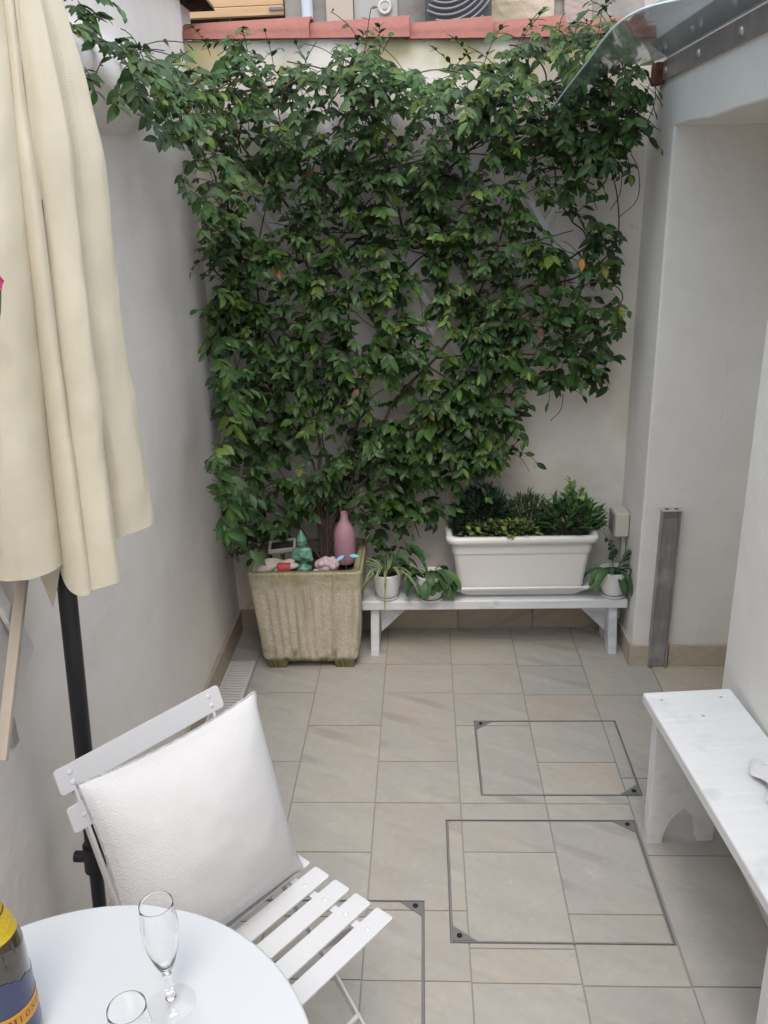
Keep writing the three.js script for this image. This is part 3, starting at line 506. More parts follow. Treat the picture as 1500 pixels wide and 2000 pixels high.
bush('golden_creeper', 'yellow green creeping plant spilling at the front rim of the window box', V(.31, SY + .005, -3.24), [.16, .055, .04], 190, .024, .018, [[.22, .28, .05], [.15, .22, .05], [.11, .15, .06], [.2, .19, .09]], 33, .2);
bush('small_grey_herb', 'thin grey brown herb in the corner of the window box by the vine', V(.135, SY, -3.29), [.035, .06, .05], 70, .018, .006, [[.12, .12, .08], [.07, .08, .05]], 37, .6);
bush('green_fern', 'lush mid green leafy plant at the pillar end of the window box', V(.585, SY, -3.30), [.125, .11, .085], 330, .06, .015, [[.05, .12, .035], [.04, .095, .03], [.075, .15, .04]], 34, .5);
bush('variegated_ivy', 'upright pale variegated ivy rising from the window box', V(.60, SY + .05, -3.33), [.045, .15, .04], 90, .024, .02, [[.3, .38, .16], [.18, .3, .08], [.1, .2, .05]], 35, .3);
{ const o = thing('striped_grass', 'arching pale striped grass blades in the window box', 'plant', [.545, SY, -3.32]);
  const B = (a, e, L, s) => mesh('leaf', blade(V(0, 0, 0), V(Math.cos(a) * Math.cos(e), Math.sin(e), Math.sin(a) * Math.cos(e)), L, .012, s, cream, gM, 14), mVC, o);
  B(3.1, 1.2, .27, 2.6); B(2.9, 1.0, .2, 2.2); B(.2, .9, .26, 2.0); B(.05, .6, .24, 1.3); B(.3, .7, .22, 1.2); B(0, 1.15, .2, .3); B(5.9, .8, .2, 1.4); B(2.2, 1.3, .17, 1.2); B(1.5, 1.2, .15, 1.6); }
{ const o = thing('trailing_sprig', 'thin dark trailing sprig hanging over the window box end', 'plant', [.66, SY, -3.28]); const r = rng(41);
  const c = new THREE.CatmullRomCurve3([V(0, 0, 0), V(.05, .015, .02), V(.085, -.03, .03), V(.105, -.075, .03), V(.11, -.1, .03)]); mesh('stem', new THREE.TubeGeometry(c, 20, .0012, 5), mBark, o);
  for (let i = 0; i < 11; i++) { const p = c.getPoint(.45 + .55 * i / 10), q = mesh('leaf', leafGeo(.022, .017), mLeaf[5], o); q.applyMatrix4(orient(p, V(r() - .5 + (i % 2 ? .7 : -.5), -.1, r() * .6), V(0, .5, 1), .8 + .5 * r())); } }

// ================================================================ trellis
{ const o = thing('trellis', 'white wooden diamond trellis on the rear wall behind the vine', 'trellis');
  const x0 = -.66, x1 = .64, y0 = 1.22, y1 = 2.16, pw = .205, k = 1.65; // spacing along x, slope
  const m = std(WHITE, { map: paintTex, roughness: .6, bumpMap: paintBump, bumpScale: .001 });
  for (const s of [-1, 1]) for (let c = -20; c < 20; c++) { // y = y0 + s k (x - xs)
    const xs = x0 + c * pw; let pts = []; const at = x => y0 + s * k * (x - xs);
    let a = x0, b = x1; const inv = y => xs + (y - y0) / (s * k); const l = Math.max(x0, Math.min(inv(y0), inv(y1))), r = Math.min(x1, Math.max(inv(y0), inv(y1)));
    if (r - l < .05) continue; const z = ZB + (s > 0 ? .017 : .026);
    mesh('slat', cubeUV(bar(V(l, at(l), z), V(r, at(r), z), .024, .008, V(0, 0, 1)), c * .3, 0), m, o);
  }
}
// ================================================================ climbing vine
{ const o = thing('climbing_vine', 'large leafy green climbing vine covering the rear wall', 'climbing plant', [POT.x + .06, .4, POT.z - .03]);
  const O = o.position, r = rng(1234);
  const zW = ZB + .035;
  const stemPts = (list, z0, z1) => list.map(([u, v, zz], i) => onZ(u, v, zz ?? lerp(z0, z1, i / (list.length - 1))).sub(O));
  const stems = [
    [[[640, 1095], [640, 1000], [655, 930], [690, 850], [725, 720], [740, 640], [760, 560], [790, 470]], .011],
    [[[630, 1095], [620, 960], [625, 870], [600, 760], [590, 650], [610, 560], [580, 470]], .009],
    [[[645, 1090], [700, 980], [800, 930], [870, 860], [960, 790], [1030, 700]], .008],
    [[[625, 1090], [560, 1000], [490, 960], [440, 900]], .006],
    [[[632, 1095], [660, 1000], [740, 900], [760, 800], [850, 700], [900, 640], [1030, 560], [1150, 480]], .008],
    [[[636, 1090], [610, 900], [540, 780], [470, 640], [440, 520]], .006],
    [[[740, 640], [650, 520], [560, 400], [470, 280], [420, 190]], .007],
    [[[790, 470], [850, 360], [980, 250], [1130, 200], [1240, 170]], .006],
    [[[790, 470], [760, 330], [700, 200], [640, 140], [560, 120]], .005],
    [[[1030, 560], [1130, 540], [1200, 480], [1205, 380], [1180, 300]], .004],
    [[[645, 1090], [720, 1000], [800, 1010], [820, 1050]], .004],
    [[[638, 1095], [680, 960], [720, 820], [700, 700], [680, 600], [720, 480]], .007],
    [[[900, 640], [960, 520], [1000, 400], [1060, 320]], .004], [[[600, 760], [520, 640], [500, 520], [520, 400]], .005], [[[850, 700], [960, 690], [1080, 690], [1200, 650]], .004],
    [[[420, 190], [600, 160], [800, 170], [1000, 180], [1200, 130]], .005], [[[500, 330], [700, 340], [900, 300], [1100, 330]], .004], [[[760, 560], [860, 480], [1000, 480], [1120, 450]], .004]];
  const sg = [];
  for (const [pts, rad] of stems) { const P = stemPts(pts, pts[0][1] > 1050 ? POT.z - .03 : zW + .04, zW + .03); mesh('stem', tube(P, rad, 40, 7, rad * .45), mBark, o); }
  { const P = [[420, 190, -.74], [330, 165, -.76], [250, 110, -.77], [190, 75, -.77], [125, 60, -.78]].map(([u, v, x]) => onX(u, v, x).sub(O)); mesh('stem', tube(P, .007, 30, 7, .004), mBark, o); }
  // wiry runners at the pillar
  for (const l of [[[1275, 150], [1280, 190], [1262, 240], [1230, 262]], [[1270, 160], [1255, 200], [1235, 235], [1190, 250]], [[1232, 300], [1246, 330], [1244, 390], [1208, 425]], [[1215, 335], [1210, 380], [1192, 410]], [[1100, 770], [1095, 800], [1075, 822]], [[480, 1040], [460, 1075], [440, 1080], [425, 1050]]]) { const P = l.map(([u, v]) => onZ(u, v, zW + .08).sub(O)); mesh('runner', tube(P, .0016, 20, 5), mBark, o); }
  // where the photograph shows leaves: outline and gaps, in photo pixels on the wall plane
  const poly = [[240, 60], [300, 105], [372, 120], [420, 88], [480, 78], [510, 118], [600, 132], [650, 110], [690, 75], [740, 78], [765, 125], [830, 140], [900, 128], [960, 125], [1005, 75], [1090, 50], [1190, 40], [1225, 60], [1262, 170], [1250, 250], [1215, 300], [1200, 340], [1165, 380], [1190, 425], [1215, 470], [1205, 560], [1222, 670], [1165, 745], [1095, 760], [1045, 690], [1025, 780], [1000, 830], [1002, 895], [950, 925], [890, 930], [890, 1000], [820, 1010], [760, 1040], [690, 1020], [650, 985], [600, 1010], [560, 1040], [480, 1050], [415, 1060], [410, 960], [402, 880], [420, 800], [412, 700], [405, 560], [405, 480], [372, 400], [340, 310], [290, 275], [250, 205], [232, 150]];
  const inside = (x, y, P) => { let c = false; for (let i = 0, j = P.length - 1; i < P.length; j = i++) { const [xi, yi] = P[i], [xj, yj] = P[j]; if ((yi > y) !== (yj > y) && x < (xj - xi) * (y - yi) / (yj - yi) + xi) c = !c; } return c; };
  const gaps = [[505, 385, 24, 60], [530, 430, 30, 26], [785, 415, 45, 28], [805, 485, 42, 36], [530, 545, 34, 30], [585, 590, 34, 22], [1085, 425, 46, 40], [1010, 340, 36, 26], [1125, 470, 30, 50], [805, 600, 40, 36], [705, 650, 36, 56], [655, 855, 30, 46], [900, 385, 36, 26], [432, 535, 18, 34], [545, 230, 22, 26], [655, 240, 20, 26], [765, 245, 20, 26], [1180, 395, 30, 50], [1150, 560, 26, 22], [640, 420, 30, 20], [575, 900, 30, 24], [470, 930, 28, 30], [830, 960, 40, 22], [760, 940, 30, 20], [970, 470, 22, 26], [860, 230, 22, 18], [430, 840, 16, 40], [590, 690, 26, 22], [520, 960, 30, 22], [700, 985, 26, 18]];
  const dens = (u, v) => { if (!inside(u, v, poly)) return 0; let d = 1; for (const [x, y, a, b] of gaps) { const q = ((u - x) / a) ** 2 + ((v - y) / b) ** 2; if (q < 1.6) d *= clamp((q - .45) / 1.15, .03, 1); } return d * (.32 + 1.0 * ss(.34, .6, fbm(u / 48, v / 48, 64, 2))) * (v > 830 ? 1.45 : 1); };
  const proj = p => { const d = p.clone().sub(EYE); const c = V(rt.x, rt.y, rt.z).multiplyScalar(d.x).addScaledVector(dn, -d.y).addScaledVector(fw, -d.z); return [CX + FL * c.x / c.z, CY + FL * c.y / c.z]; };
  const leaves = [], twigs = [];
  function shoot(p, out, len, sz, tint) {
    const side0 = V(0, 1, 0).cross(out).normalize();
    let d = V(0, 0, 0).addScaledVector(side0, (r() - .5) * 1.7).addScaledVector(out, .25 + r() * .7).add(V(0, (r() - .45) * 1.5, 0)).normalize();
    const n = 3 + Math.floor(r() * 4), pts = [p.clone()]; let q = p.clone();
    const col = tint ?? (r() < .08 ? 4 : Math.floor(r() * 4)); const v0 = .75 + .5 * r();
    for (let i = 0; i < n; i++) {
      q = q.clone().addScaledVector(d, len / n); d.y -= .16; d.add(V((r() - .5) * .25, (r() - .5) * .2, (r() - .5) * .15)).normalize(); pts.push(q.clone());
      const s = V(0, 1, 0).cross(d); if (s.lengthSq() < .02) s.copy(side0); s.normalize();
      for (const k of (i === n - 1 ? [-1, 1, 0] : [-1, 1])) {
        if (r() < .1) continue;
        const ax = s.clone().multiplyScalar(k).addScaledVector(d, k ? .55 + .5 * r() : 1.2).addScaledVector(out, .25 + .3 * r()).add(V((r() - .5) * .9, .15 - .95 * r(), (r() - .5) * .6));
        const nr = out.clone().multiplyScalar(.55 + .5 * r()).add(V((r() - .5) * 1.5, .85 - .5 * r(), (r() - .5) * .8));
        const [pu, pv] = proj(q); if (pu > 235 && out.y === 0 && dens(pu, pv) < .12 && r() < .8) continue;
        leaves.push({ m: orient(q.clone().sub(O), ax, nr, sz * (.62 + .55 * r())), z: q.distanceTo(EYE), s: sz, c: r() < .75 ? col : Math.floor(r() * 6), v: v0 * (.82 + .36 * r()), g: Math.floor(r() * 3) });
      }
    }
    twigs.push(new THREE.TubeGeometry(new THREE.CatmullRomCurve3(pts.map(a => a.clone().sub(O))), 6, .0013, 4));
  }
  let made = 0;
  for (let t = 0; t < 140000 && made < 2100; t++) {
    const u = 230 + r() * 1040, v = 40 + r() * 1030; if (r() > dens(u, v)) continue;
    const top = ss(520, 120, v); let p, out = V(0, 0, 1);
    const depth = .02 + (r() ** 1.3) * (.10 + .17 * top);
    p = onZ(u, v, zW + depth);
    if (p.x < XL + .06) { p = onX(u, v, XL + .07 + r() * .16); if (p.z < zW) p.z = zW + .02; out = V(.85, 0, .5); }
    else if (u < 420 && v < 470) { p = onX(u, v, XL + .06 + r() * .15); out = V(.8, 0, .6); if (p.z < zW + .02) p = onZ(u, v, zW + .03 + r() * .1); }
    shoot(p, out, .06 + r() * .09, (u < 420 && v < 470 ? .72 : .72 + .14 * ss(500, 900, v)) * (.7 + .6 * r()), (v > 820 && r() < .3) ? 5 : undefined); made++;
  }
  // arm of the vine over the left wall
  const polyL = [[112, -30], [205, -30], [222, 20], [215, 60], [240, 95], [250, 150], [215, 110], [190, 160], [152, 150], [150, 95]];
  for (let t = 0, k = 0; t < 3000 && k < 13; t++) { const u = 105 + r() * 150, v = -40 + r() * 210; if (!inside(u, v, polyL)) continue; k++; shoot(onX(u, v, XL + .06 + r() * .09), V(.9, 0, .4), .05 + r() * .05, .66); }
  // a few orange and yellow leaves
  for (const [u, v, c] of [[515, 518, 'o'], [535, 522, 'o'], [590, 910, 'y'], [740, 270, 'y'], [760, 262, 'y'], [1215, 600, 'y'], [450, 235, 'y'], [1135, 505, 'o'], [1055, 640, 'd'], [420, 650, 'd'], [700, 760, 'd'], [900, 560, 'd'], [960, 300, 'd'], [610, 330, 'd'], [480, 480, 'o'], [840, 800, 'y'], [980, 690, 'y'], [560, 690, 'y'], [1180, 520, 'y']]) { const p = onZ(u, v, zW + .15).sub(O); leaves.push({ m: orient(p, V((r() - .5), -.5, .5), V(0, .5, 1), .9), z: 0, s: 9, c, v: 1, g: 1 }); }
  // loose curling twigs between the leaves
  for (let t = 0, k = 0; t < 4000 && k < 150; t++) { const u = 250 + r() * 980, v = 70 + r() * 960; if (dens(u, v) < .05) continue; k++; let p = onZ(u, v, zW + .01 + r() * .13); if (p.x < XL + .05) continue; const pts = [p.clone()]; let d = V(r() - .5, r() - .4, (r() - .5) * .2).normalize(); for (let i = 0; i < 5; i++) { p = p.clone().addScaledVector(d, .025 + .04 * r()); p.z = clamp(p.z, zW - .01, zW + .16); d.add(V((r() - .5) * .9, (r() - .5) * .9, (r() - .5) * .2)).normalize(); const [pu, pv] = proj(p); if (!inside(pu, pv, poly)) break; pts.push(p.clone()); } if (pts.length > 2) twigs.push(new THREE.TubeGeometry(new THREE.CatmullRomCurve3(pts.map(a => a.clone().sub(O))), 14, .0014 + .0018 * r(), 5)); }
  // tan dry loops near the top
  const tan = std([.20, .145, .085], { roughness: .9 });
  for (const [u, v, a, b, t0, t1] of [[450, 195, 42, 40, .4, 5.2], [440, 205, 30, 34, 2, 6.6], [470, 190, 50, 30, 3, 7.5], [590, 215, 46, 60, 2.6, 4.6], [730, 200, 80, 26, .3, 2.6], [860, 160, 60, 24, 3.3, 6], [1080, 200, 50, 26, .2, 3], [1040, 590, 40, 36, 1, 5], [1170, 580, 46, 30, 4, 7.4]]) { const P = []; for (let i = 0; i <= 12; i++) { const t = lerp(t0, t1, i / 12); P.push(onZ(u + Math.cos(t) * a, v + Math.sin(t) * b, zW + .19 + .04 * Math.sin(t * 1.7)).sub(O)); } mesh('runner', tube(P, .0024, 36, 5), u > 1030 ? mBark : tan, o); }
  // wispy young shoots standing above the mass
  for (const [u, v] of [[415, 95], [520, 120], [600, 135], [690, 85], [730, 90], [880, 125], [930, 120], [470, 85], [1010, 70], [1130, 50], [1190, 45]]) for (let k = 0; k < 2; k++) shoot(onZ(u + (r() - .5) * 30, v + 14, zW + .06 + r() * .1), V((r() - .5) * .6, .9, .5), .08 + .05 * r(), .62, r() < .4 ? 4 : 1);
  const G3 = [leafGeo(.062, .027, .3, .25), leafGeo(.056, .028, .2, .4), leafGeo(.066, .026, .4, .1)];
  const dead = phy([.19, .09, .05], { roughness: .7, side: THREE.DoubleSide }), yel = phy([.26, .26, .04], { roughness: .45, side: THREE.DoubleSide }), orn = phy([.42, .19, .02], { roughness: .5, side: THREE.DoubleSide });
  leaves.sort((a, b) => (b.s - a.s) || (a.z - b.z));
  const own = leaves.slice(0, 296), rest = leaves.slice(296);
  for (const l of own) { const q = mesh('leaf', G3[l.g], l.c === 'o' ? orn : l.c === 'd' ? dead : l.c === 'y' ? yel : mLeaf[l.c], o); q.applyMatrix4(l.m); }
  const C = new THREE.Color();
  for (let g = 0; g < 3; g++) { const L = rest.filter(l => l.g === g), im = new THREE.InstancedMesh(G3[g], mLeafI, L.length); im.name = 'foliage'; im.userData.kind = 'stuff'; im.castShadow = im.receiveShadow = true; L.forEach((l, i) => { im.setMatrixAt(i, l.m); const c = leafCols[l.c]; im.setColorAt(i, C.setRGB(c[0] * l.v, c[1] * l.v, c[2] * l.v)); }); o.add(im); }
  const tw = mesh('twigs', twigs, mBark, o); tw.userData.kind = 'stuff';
  console.log('leaves', leaves.length, 'shoots', made);
}
// ================================================================ ornaments in the stone planter
const PY = .43;
function sdfMesh(size, res, f) { // marching cubes of a distance field in a cube of half side size
  const mc = new MarchingCubes(res, new THREE.MeshBasicMaterial(), false, false, 200000); mc.isolation = 0; const h = res / 2;
  for (let k = 0; k < res; k++) for (let j = 0; j < res; j++) for (let i = 0; i < res; i++) mc.field[k * res * res + j * res + i] = -f((i - h) / h * size, (j - h) / h * size, (k - h) / h * size);
  mc.update(); const n = mc.count, g = new THREE.BufferGeometry(); g.setAttribute('position', new THREE.BufferAttribute(mc.positionArray.slice(0, n * 3), 3)); g.setAttribute('normal', new THREE.BufferAttribute(mc.normalArray.slice(0, n * 3), 3)); g.scale(size, size, size); return g;
}
const smin = (a, b, k) => { const h = Math.max(k - Math.abs(a - b), 0) / k; return Math.min(a, b) - h * h * k * .25; };
const cap = (x, y, z, a, b, ra, rb) => { const bx = b[0] - a[0], by = b[1] - a[1], bz = b[2] - a[2], px = x - a[0], py = y - a[1], pz = z - a[2]; const t = clamp((px * bx + py * by + pz * bz) / (bx * bx + by * by + bz * bz)); return Math.hypot(px - bx * t, py - by * t, pz - bz * t) - lerp(ra, rb, t); };
const ell = (x, y, z, c, r) => { const k = Math.hypot((x - c[0]) / r[0], (y - c[1]) / r[1], (z - c[2]) / r[2]); return (k - 1) * Math.min(...r); };
{ const f = (x, y, z) => { // units of the figure's height, seated, y from -1 to 1
    let d = ell(x, y, z, [0, -.22, 0], [.33, .42, .26]);                                     // trunk in a robe
    d = smin(d, ell(x, y, z, [0, -.82, .06], [.46, .2, .36]), .18);                          // crossed legs
    d = smin(d, cap(x, y, z, [-.3, 0, 0], [-.4, -.36, .1], .13, .12), .1); d = smin(d, cap(x, y, z, [-.4, -.36, .1], [-.06, -.3, .3], .11, .08), .06);
    d = smin(d, cap(x, y, z, [.3, 0, 0], [.4, -.36, .1], .13, .12), .1); d = smin(d, cap(x, y, z, [.4, -.36, .1], [.08, -.16, .32], .11, .08), .06);
    d = smin(d, ell(x, y, z, [0, -.12, .33], [.09, .13, .07]), .04);                          // joined hands
    d = smin(d, cap(x, y, z, [0, .1, 0], [0, .22, .02], .11, .1), .06);
    let h = ell(x, y, z, [0, .37, .03], [.215, .23, .21]); h = smin(h, ell(x, y, z, [0, .34, .245], [.035, .055, .03]), .03); h = smin(h, ell(x, y, z, [-.225, .35, .02], [.03, .08, .04]), .02); h = smin(h, ell(x, y, z, [.225, .35, .02], [.03, .08, .04]), .02);
    h = Math.max(h, -ell(x, y, z, [-.08, .40, .24], [.05, .02, .035])); h = Math.max(h, -ell(x, y, z, [.08, .40, .24], [.05, .02, .035])); h = Math.max(h, -ell(x, y, z, [0, .25, .235], [.05, .013, .03]));
    const hat = cap(x, y, z, [0, .52, .01], [0, .93, 0], .235, .03); h = Math.min(smin(h, hat, .02), Math.hypot(Math.hypot(x, z - .01) - .235, y - .48) - .025);
    d = smin(d, h, .05);
    d += .012 * Math.sin(20 * (x + Math.abs(y) * .7) + 4 * z) * ss(.1, -.2, y);               // folds of the robe
    return d; };
  const g = sdfMesh(1.05, 84, f); g.scale(.088, .094, .088);
  const s = thing('buddha_figurine', 'small jade green glazed seated figurine with pointed cap in the stone planter', 'figurine', [-.508, PY + .088, -3.15], -.12);
  mesh('figure', g, phy([.11, .27, .18], { roughness: .28, clearcoat: .6, clearcoatRoughness: .2 }), s); }
{ const s = thing('pink_bottle', 'frosted pink glass bottle leaning beside the vine trunk', 'bottle', [-.345, PY - .005, -3.235], 0); s.rotation.z = -.03;
  mesh('glass', lathe([[.001, 0], [.036, 0], [.043, .006], [.0445, .03], [.0445, .115], [.040, .145], [.028, .172], [.0165, .192], [.0145, .215], [.0155, .222], [.0135, .224], [.012, .215], [.012, .195], [.024, .17], [.036, .14], [.041, .11], [.041, .01], [.001, .006]], 40), phy([.60, .34, .42], { transmission: .35, thickness: 0, roughness: .5 }), s); }
{ const r = rng(55), s = thing('pink_crystal', 'rough lump of pale pink crystal behind the planter rim', 'stone', [-.405, PY, -3.135]); s.scale.setScalar(1.05); const gs = [];
  for (let i = 0; i < 40; i++) { const g = new THREE.IcosahedronGeometry(.008 + .008 * r(), 1); g.scale(1, 1.3, 1); g.rotateX(r() * 3); g.rotateZ(r() * 3); const a = r() * 6.28, q = Math.sqrt(r()); gs.push(T3(g, Math.cos(a) * .042 * q, .014 + .035 * (1 - q) * r() + .012, Math.sin(a) * .022 * q)); }
  gs.push(T3(new THREE.IcosahedronGeometry(.03, 1).scale(1.4, .9, .8), 0, .014, 0)); mesh('crystal', gs.map(g => { const n = g.toNonIndexed ? g : g; return n; }), phy([.56, .42, .45], { roughness: .45 }), s); }
{ const r = rng(56), s = thing('pale_shell', 'pale broken shell like stone beside the grey bonsai pot', 'stone', [-.60, PY, -3.14]); s.scale.setScalar(1.3); const gs = [];
  for (let i = 0; i < 9; i++) { const g = new THREE.IcosahedronGeometry(.018 + .012 * r(), 1); g.scale(1.5, .55, .9); g.rotateY(r() * 3); g.rotateZ((r() - .5) * .6); gs.push(T3(g, (r() - .5) * .1, .012 + .018 * r(), (r() - .5) * .04)); } mesh('stone_body', gs, std([.52, .46, .41], { roughness: .8 }), s);
  for (let i = 0; i < 3; i++) { const q = thing('white_pebble', 'small white pebble lying beside the green figurine', 'pebble', [-.45 + i * .012, PY + .006, -3.13 + .02 * i], i, 'white pebbles in the stone planter'); mesh('pebble', new THREE.IcosahedronGeometry(.011, 2).scale(1.4, .6, 1), std([.6, .57, .53]), q); } }
{ const s = thing('red_candle_holder', 'small red cylinder lying beside the green figurine', 'ornament', [-.578, PY + .03, -3.105]); mesh('body', lathe([[.001, 0], [.0195, 0], [.021, .003], [.021, .05], [.0195, .053], [.001, .053]], 24).rotateZ(Math.PI / 2).translate(.026, 0, 0), std([.42, .055, .055], { roughness: .55 }), s); }
{ const s = thing('bonsai_pot', 'small grey rectangular pot tilted at the back of the stone planter', 'flower pot', [-.595, PY + .028, -3.215], .1); s.rotation.z = .05; s.rotation.x = .15;
  const tap = (y0, y1, a, b, c, d) => { const g = new THREE.BoxGeometry(1, 1, 1), p = g.attributes.position; for (let i = 0; i < p.count; i++) { const t = p.getY(i) > 0; p.setXYZ(i, p.getX(i) * 2 * (t ? c : a), t ? y1 : y0, p.getZ(i) * 2 * (t ? d : b)); } g.computeVertexNormals(); return g; };
  mesh('pot_body', tap(0, .05, .036, .024, .05, .034), std([.30, .30, .27], { roughness: .6 }), s); mesh('rim', [box(-.056, .056, .0505, .064, .032, .042), box(-.056, .056, .0505, .064, -.042, -.032), box(-.056, -.046, .0505, .064, -.032, .032), box(.046, .056, .0505, .064, -.032, .032)], std([.34, .34, .31], { roughness: .6 }), s); mesh('soil', box(-.046, .046, .0505, .058, -.032, .032), mSoil, s); }
{ const s = thing('blue_dragonfly_pick', 'small blue dragonfly ornament on a wire at the planter edge', 'ornament', [-.325, PY, -3.10]); mesh('wire', cyl(V(0, 0, 0), V(-.004, .085, .01), .001), mFrame, s);
  const bm = phy([.22, .55, .70], { roughness: .3 }); mesh('body', cyl(V(-.03, .082, .012), V(.045, .09, .008), .0035, .002), phy([.05, .2, .3], { roughness: .3 }), s);
  for (const k of [0, 1]) mesh('wing', leafGeo(.045, .016, .1, .1).applyMatrix4(orient(V(-.006 + k * .02, .088, .012), V(k ? .9 : -.8, k ? .1 : -.35, .35), V(0, .8, .6), 1)), bm, s); }

// ================================================================ bench by the right wall
{ const A = onY(1255, 1352, .49), ang = Math.atan2(.0827, 1); const o = thing('wall_bench', 'white painted plank bench with arched board legs against the near wall', 'bench', [A.x, 0, A.z], ang); // local +z runs towards the near end, x across
  const W = .256, L = 1.0; mesh('seat_plank', cubeUV(box(0, W, .456, .49, 0, L, .006)), mPaint, o);
  for (const z of [.03, .76]) { for (const h of [0, 1]) {
      const sh = new THREE.Shape(), a = .03 + (h ? .0995 : 0), b = h ? .228 : .1285, mid = .129; // two boards make one leg
      if (!h) { sh.moveTo(a, 0); sh.lineTo(a + .042, 0); sh.quadraticCurveTo(a + .042, .075, b, .125); sh.lineTo(b, .4555); sh.lineTo(a - .004, .4555); }
      else { sh.moveTo(b, 0); sh.lineTo(b - .042, 0); sh.quadraticCurveTo(b - .042, .075, a, .125); sh.lineTo(a, .4555); sh.lineTo(b, .4555); }
      sh.closePath(); const g = new THREE.ExtrudeGeometry(sh, { depth: .034, bevelEnabled: true, bevelSize: .002, bevelThickness: .002, bevelSegments: 1 }); g.translate(0, 0, z); mesh('leg_board', cubeUV(g, h, z), mPaint, o); } }
  mesh('stretcher', cubeUV(box(.112, .142, .30, .38, .068, .756, .003)), mPaint, o);
  for (const [x, z] of [[.04, .045], [.21, .045], [.125, .13], [.04, .775], [.21, .775]]) mesh('screw_head', cyl(V(x, .4895, z), V(x, .4908, z), .0045), std([.42, .42, .42], { roughness: .6 }), o);
}
{ const p = onY(1505, 1532, .491); const o = thing('crumpled_cloth', 'crumpled white cloth lying on the wall bench', 'cloth', [p.x + .035, .491, p.z]); const g = new THREE.PlaneGeometry(.13, .16, 40, 46), q = g.attributes.position;
  for (let i = 0; i < q.count; i++) { const x = q.getX(i), y = q.getY(i); const e = Math.max(Math.abs(x) / .065, Math.abs(y) / .08); q.setXYZ(i, x * (1 + .15 * Math.sin(y * 60)), y, .006 + .04 * (1 - e * e * .8) * fbm(x * 26 + 5, y * 26 + 5, 64, 2) + .014 * Math.abs(Math.sin(x * 60 + y * 35))); } g.rotateX(-Math.PI / 2); g.computeVertexNormals(); mesh('cloth', g, std([.72, .71, .70], { roughness: .95, side: THREE.DoubleSide }), o); }

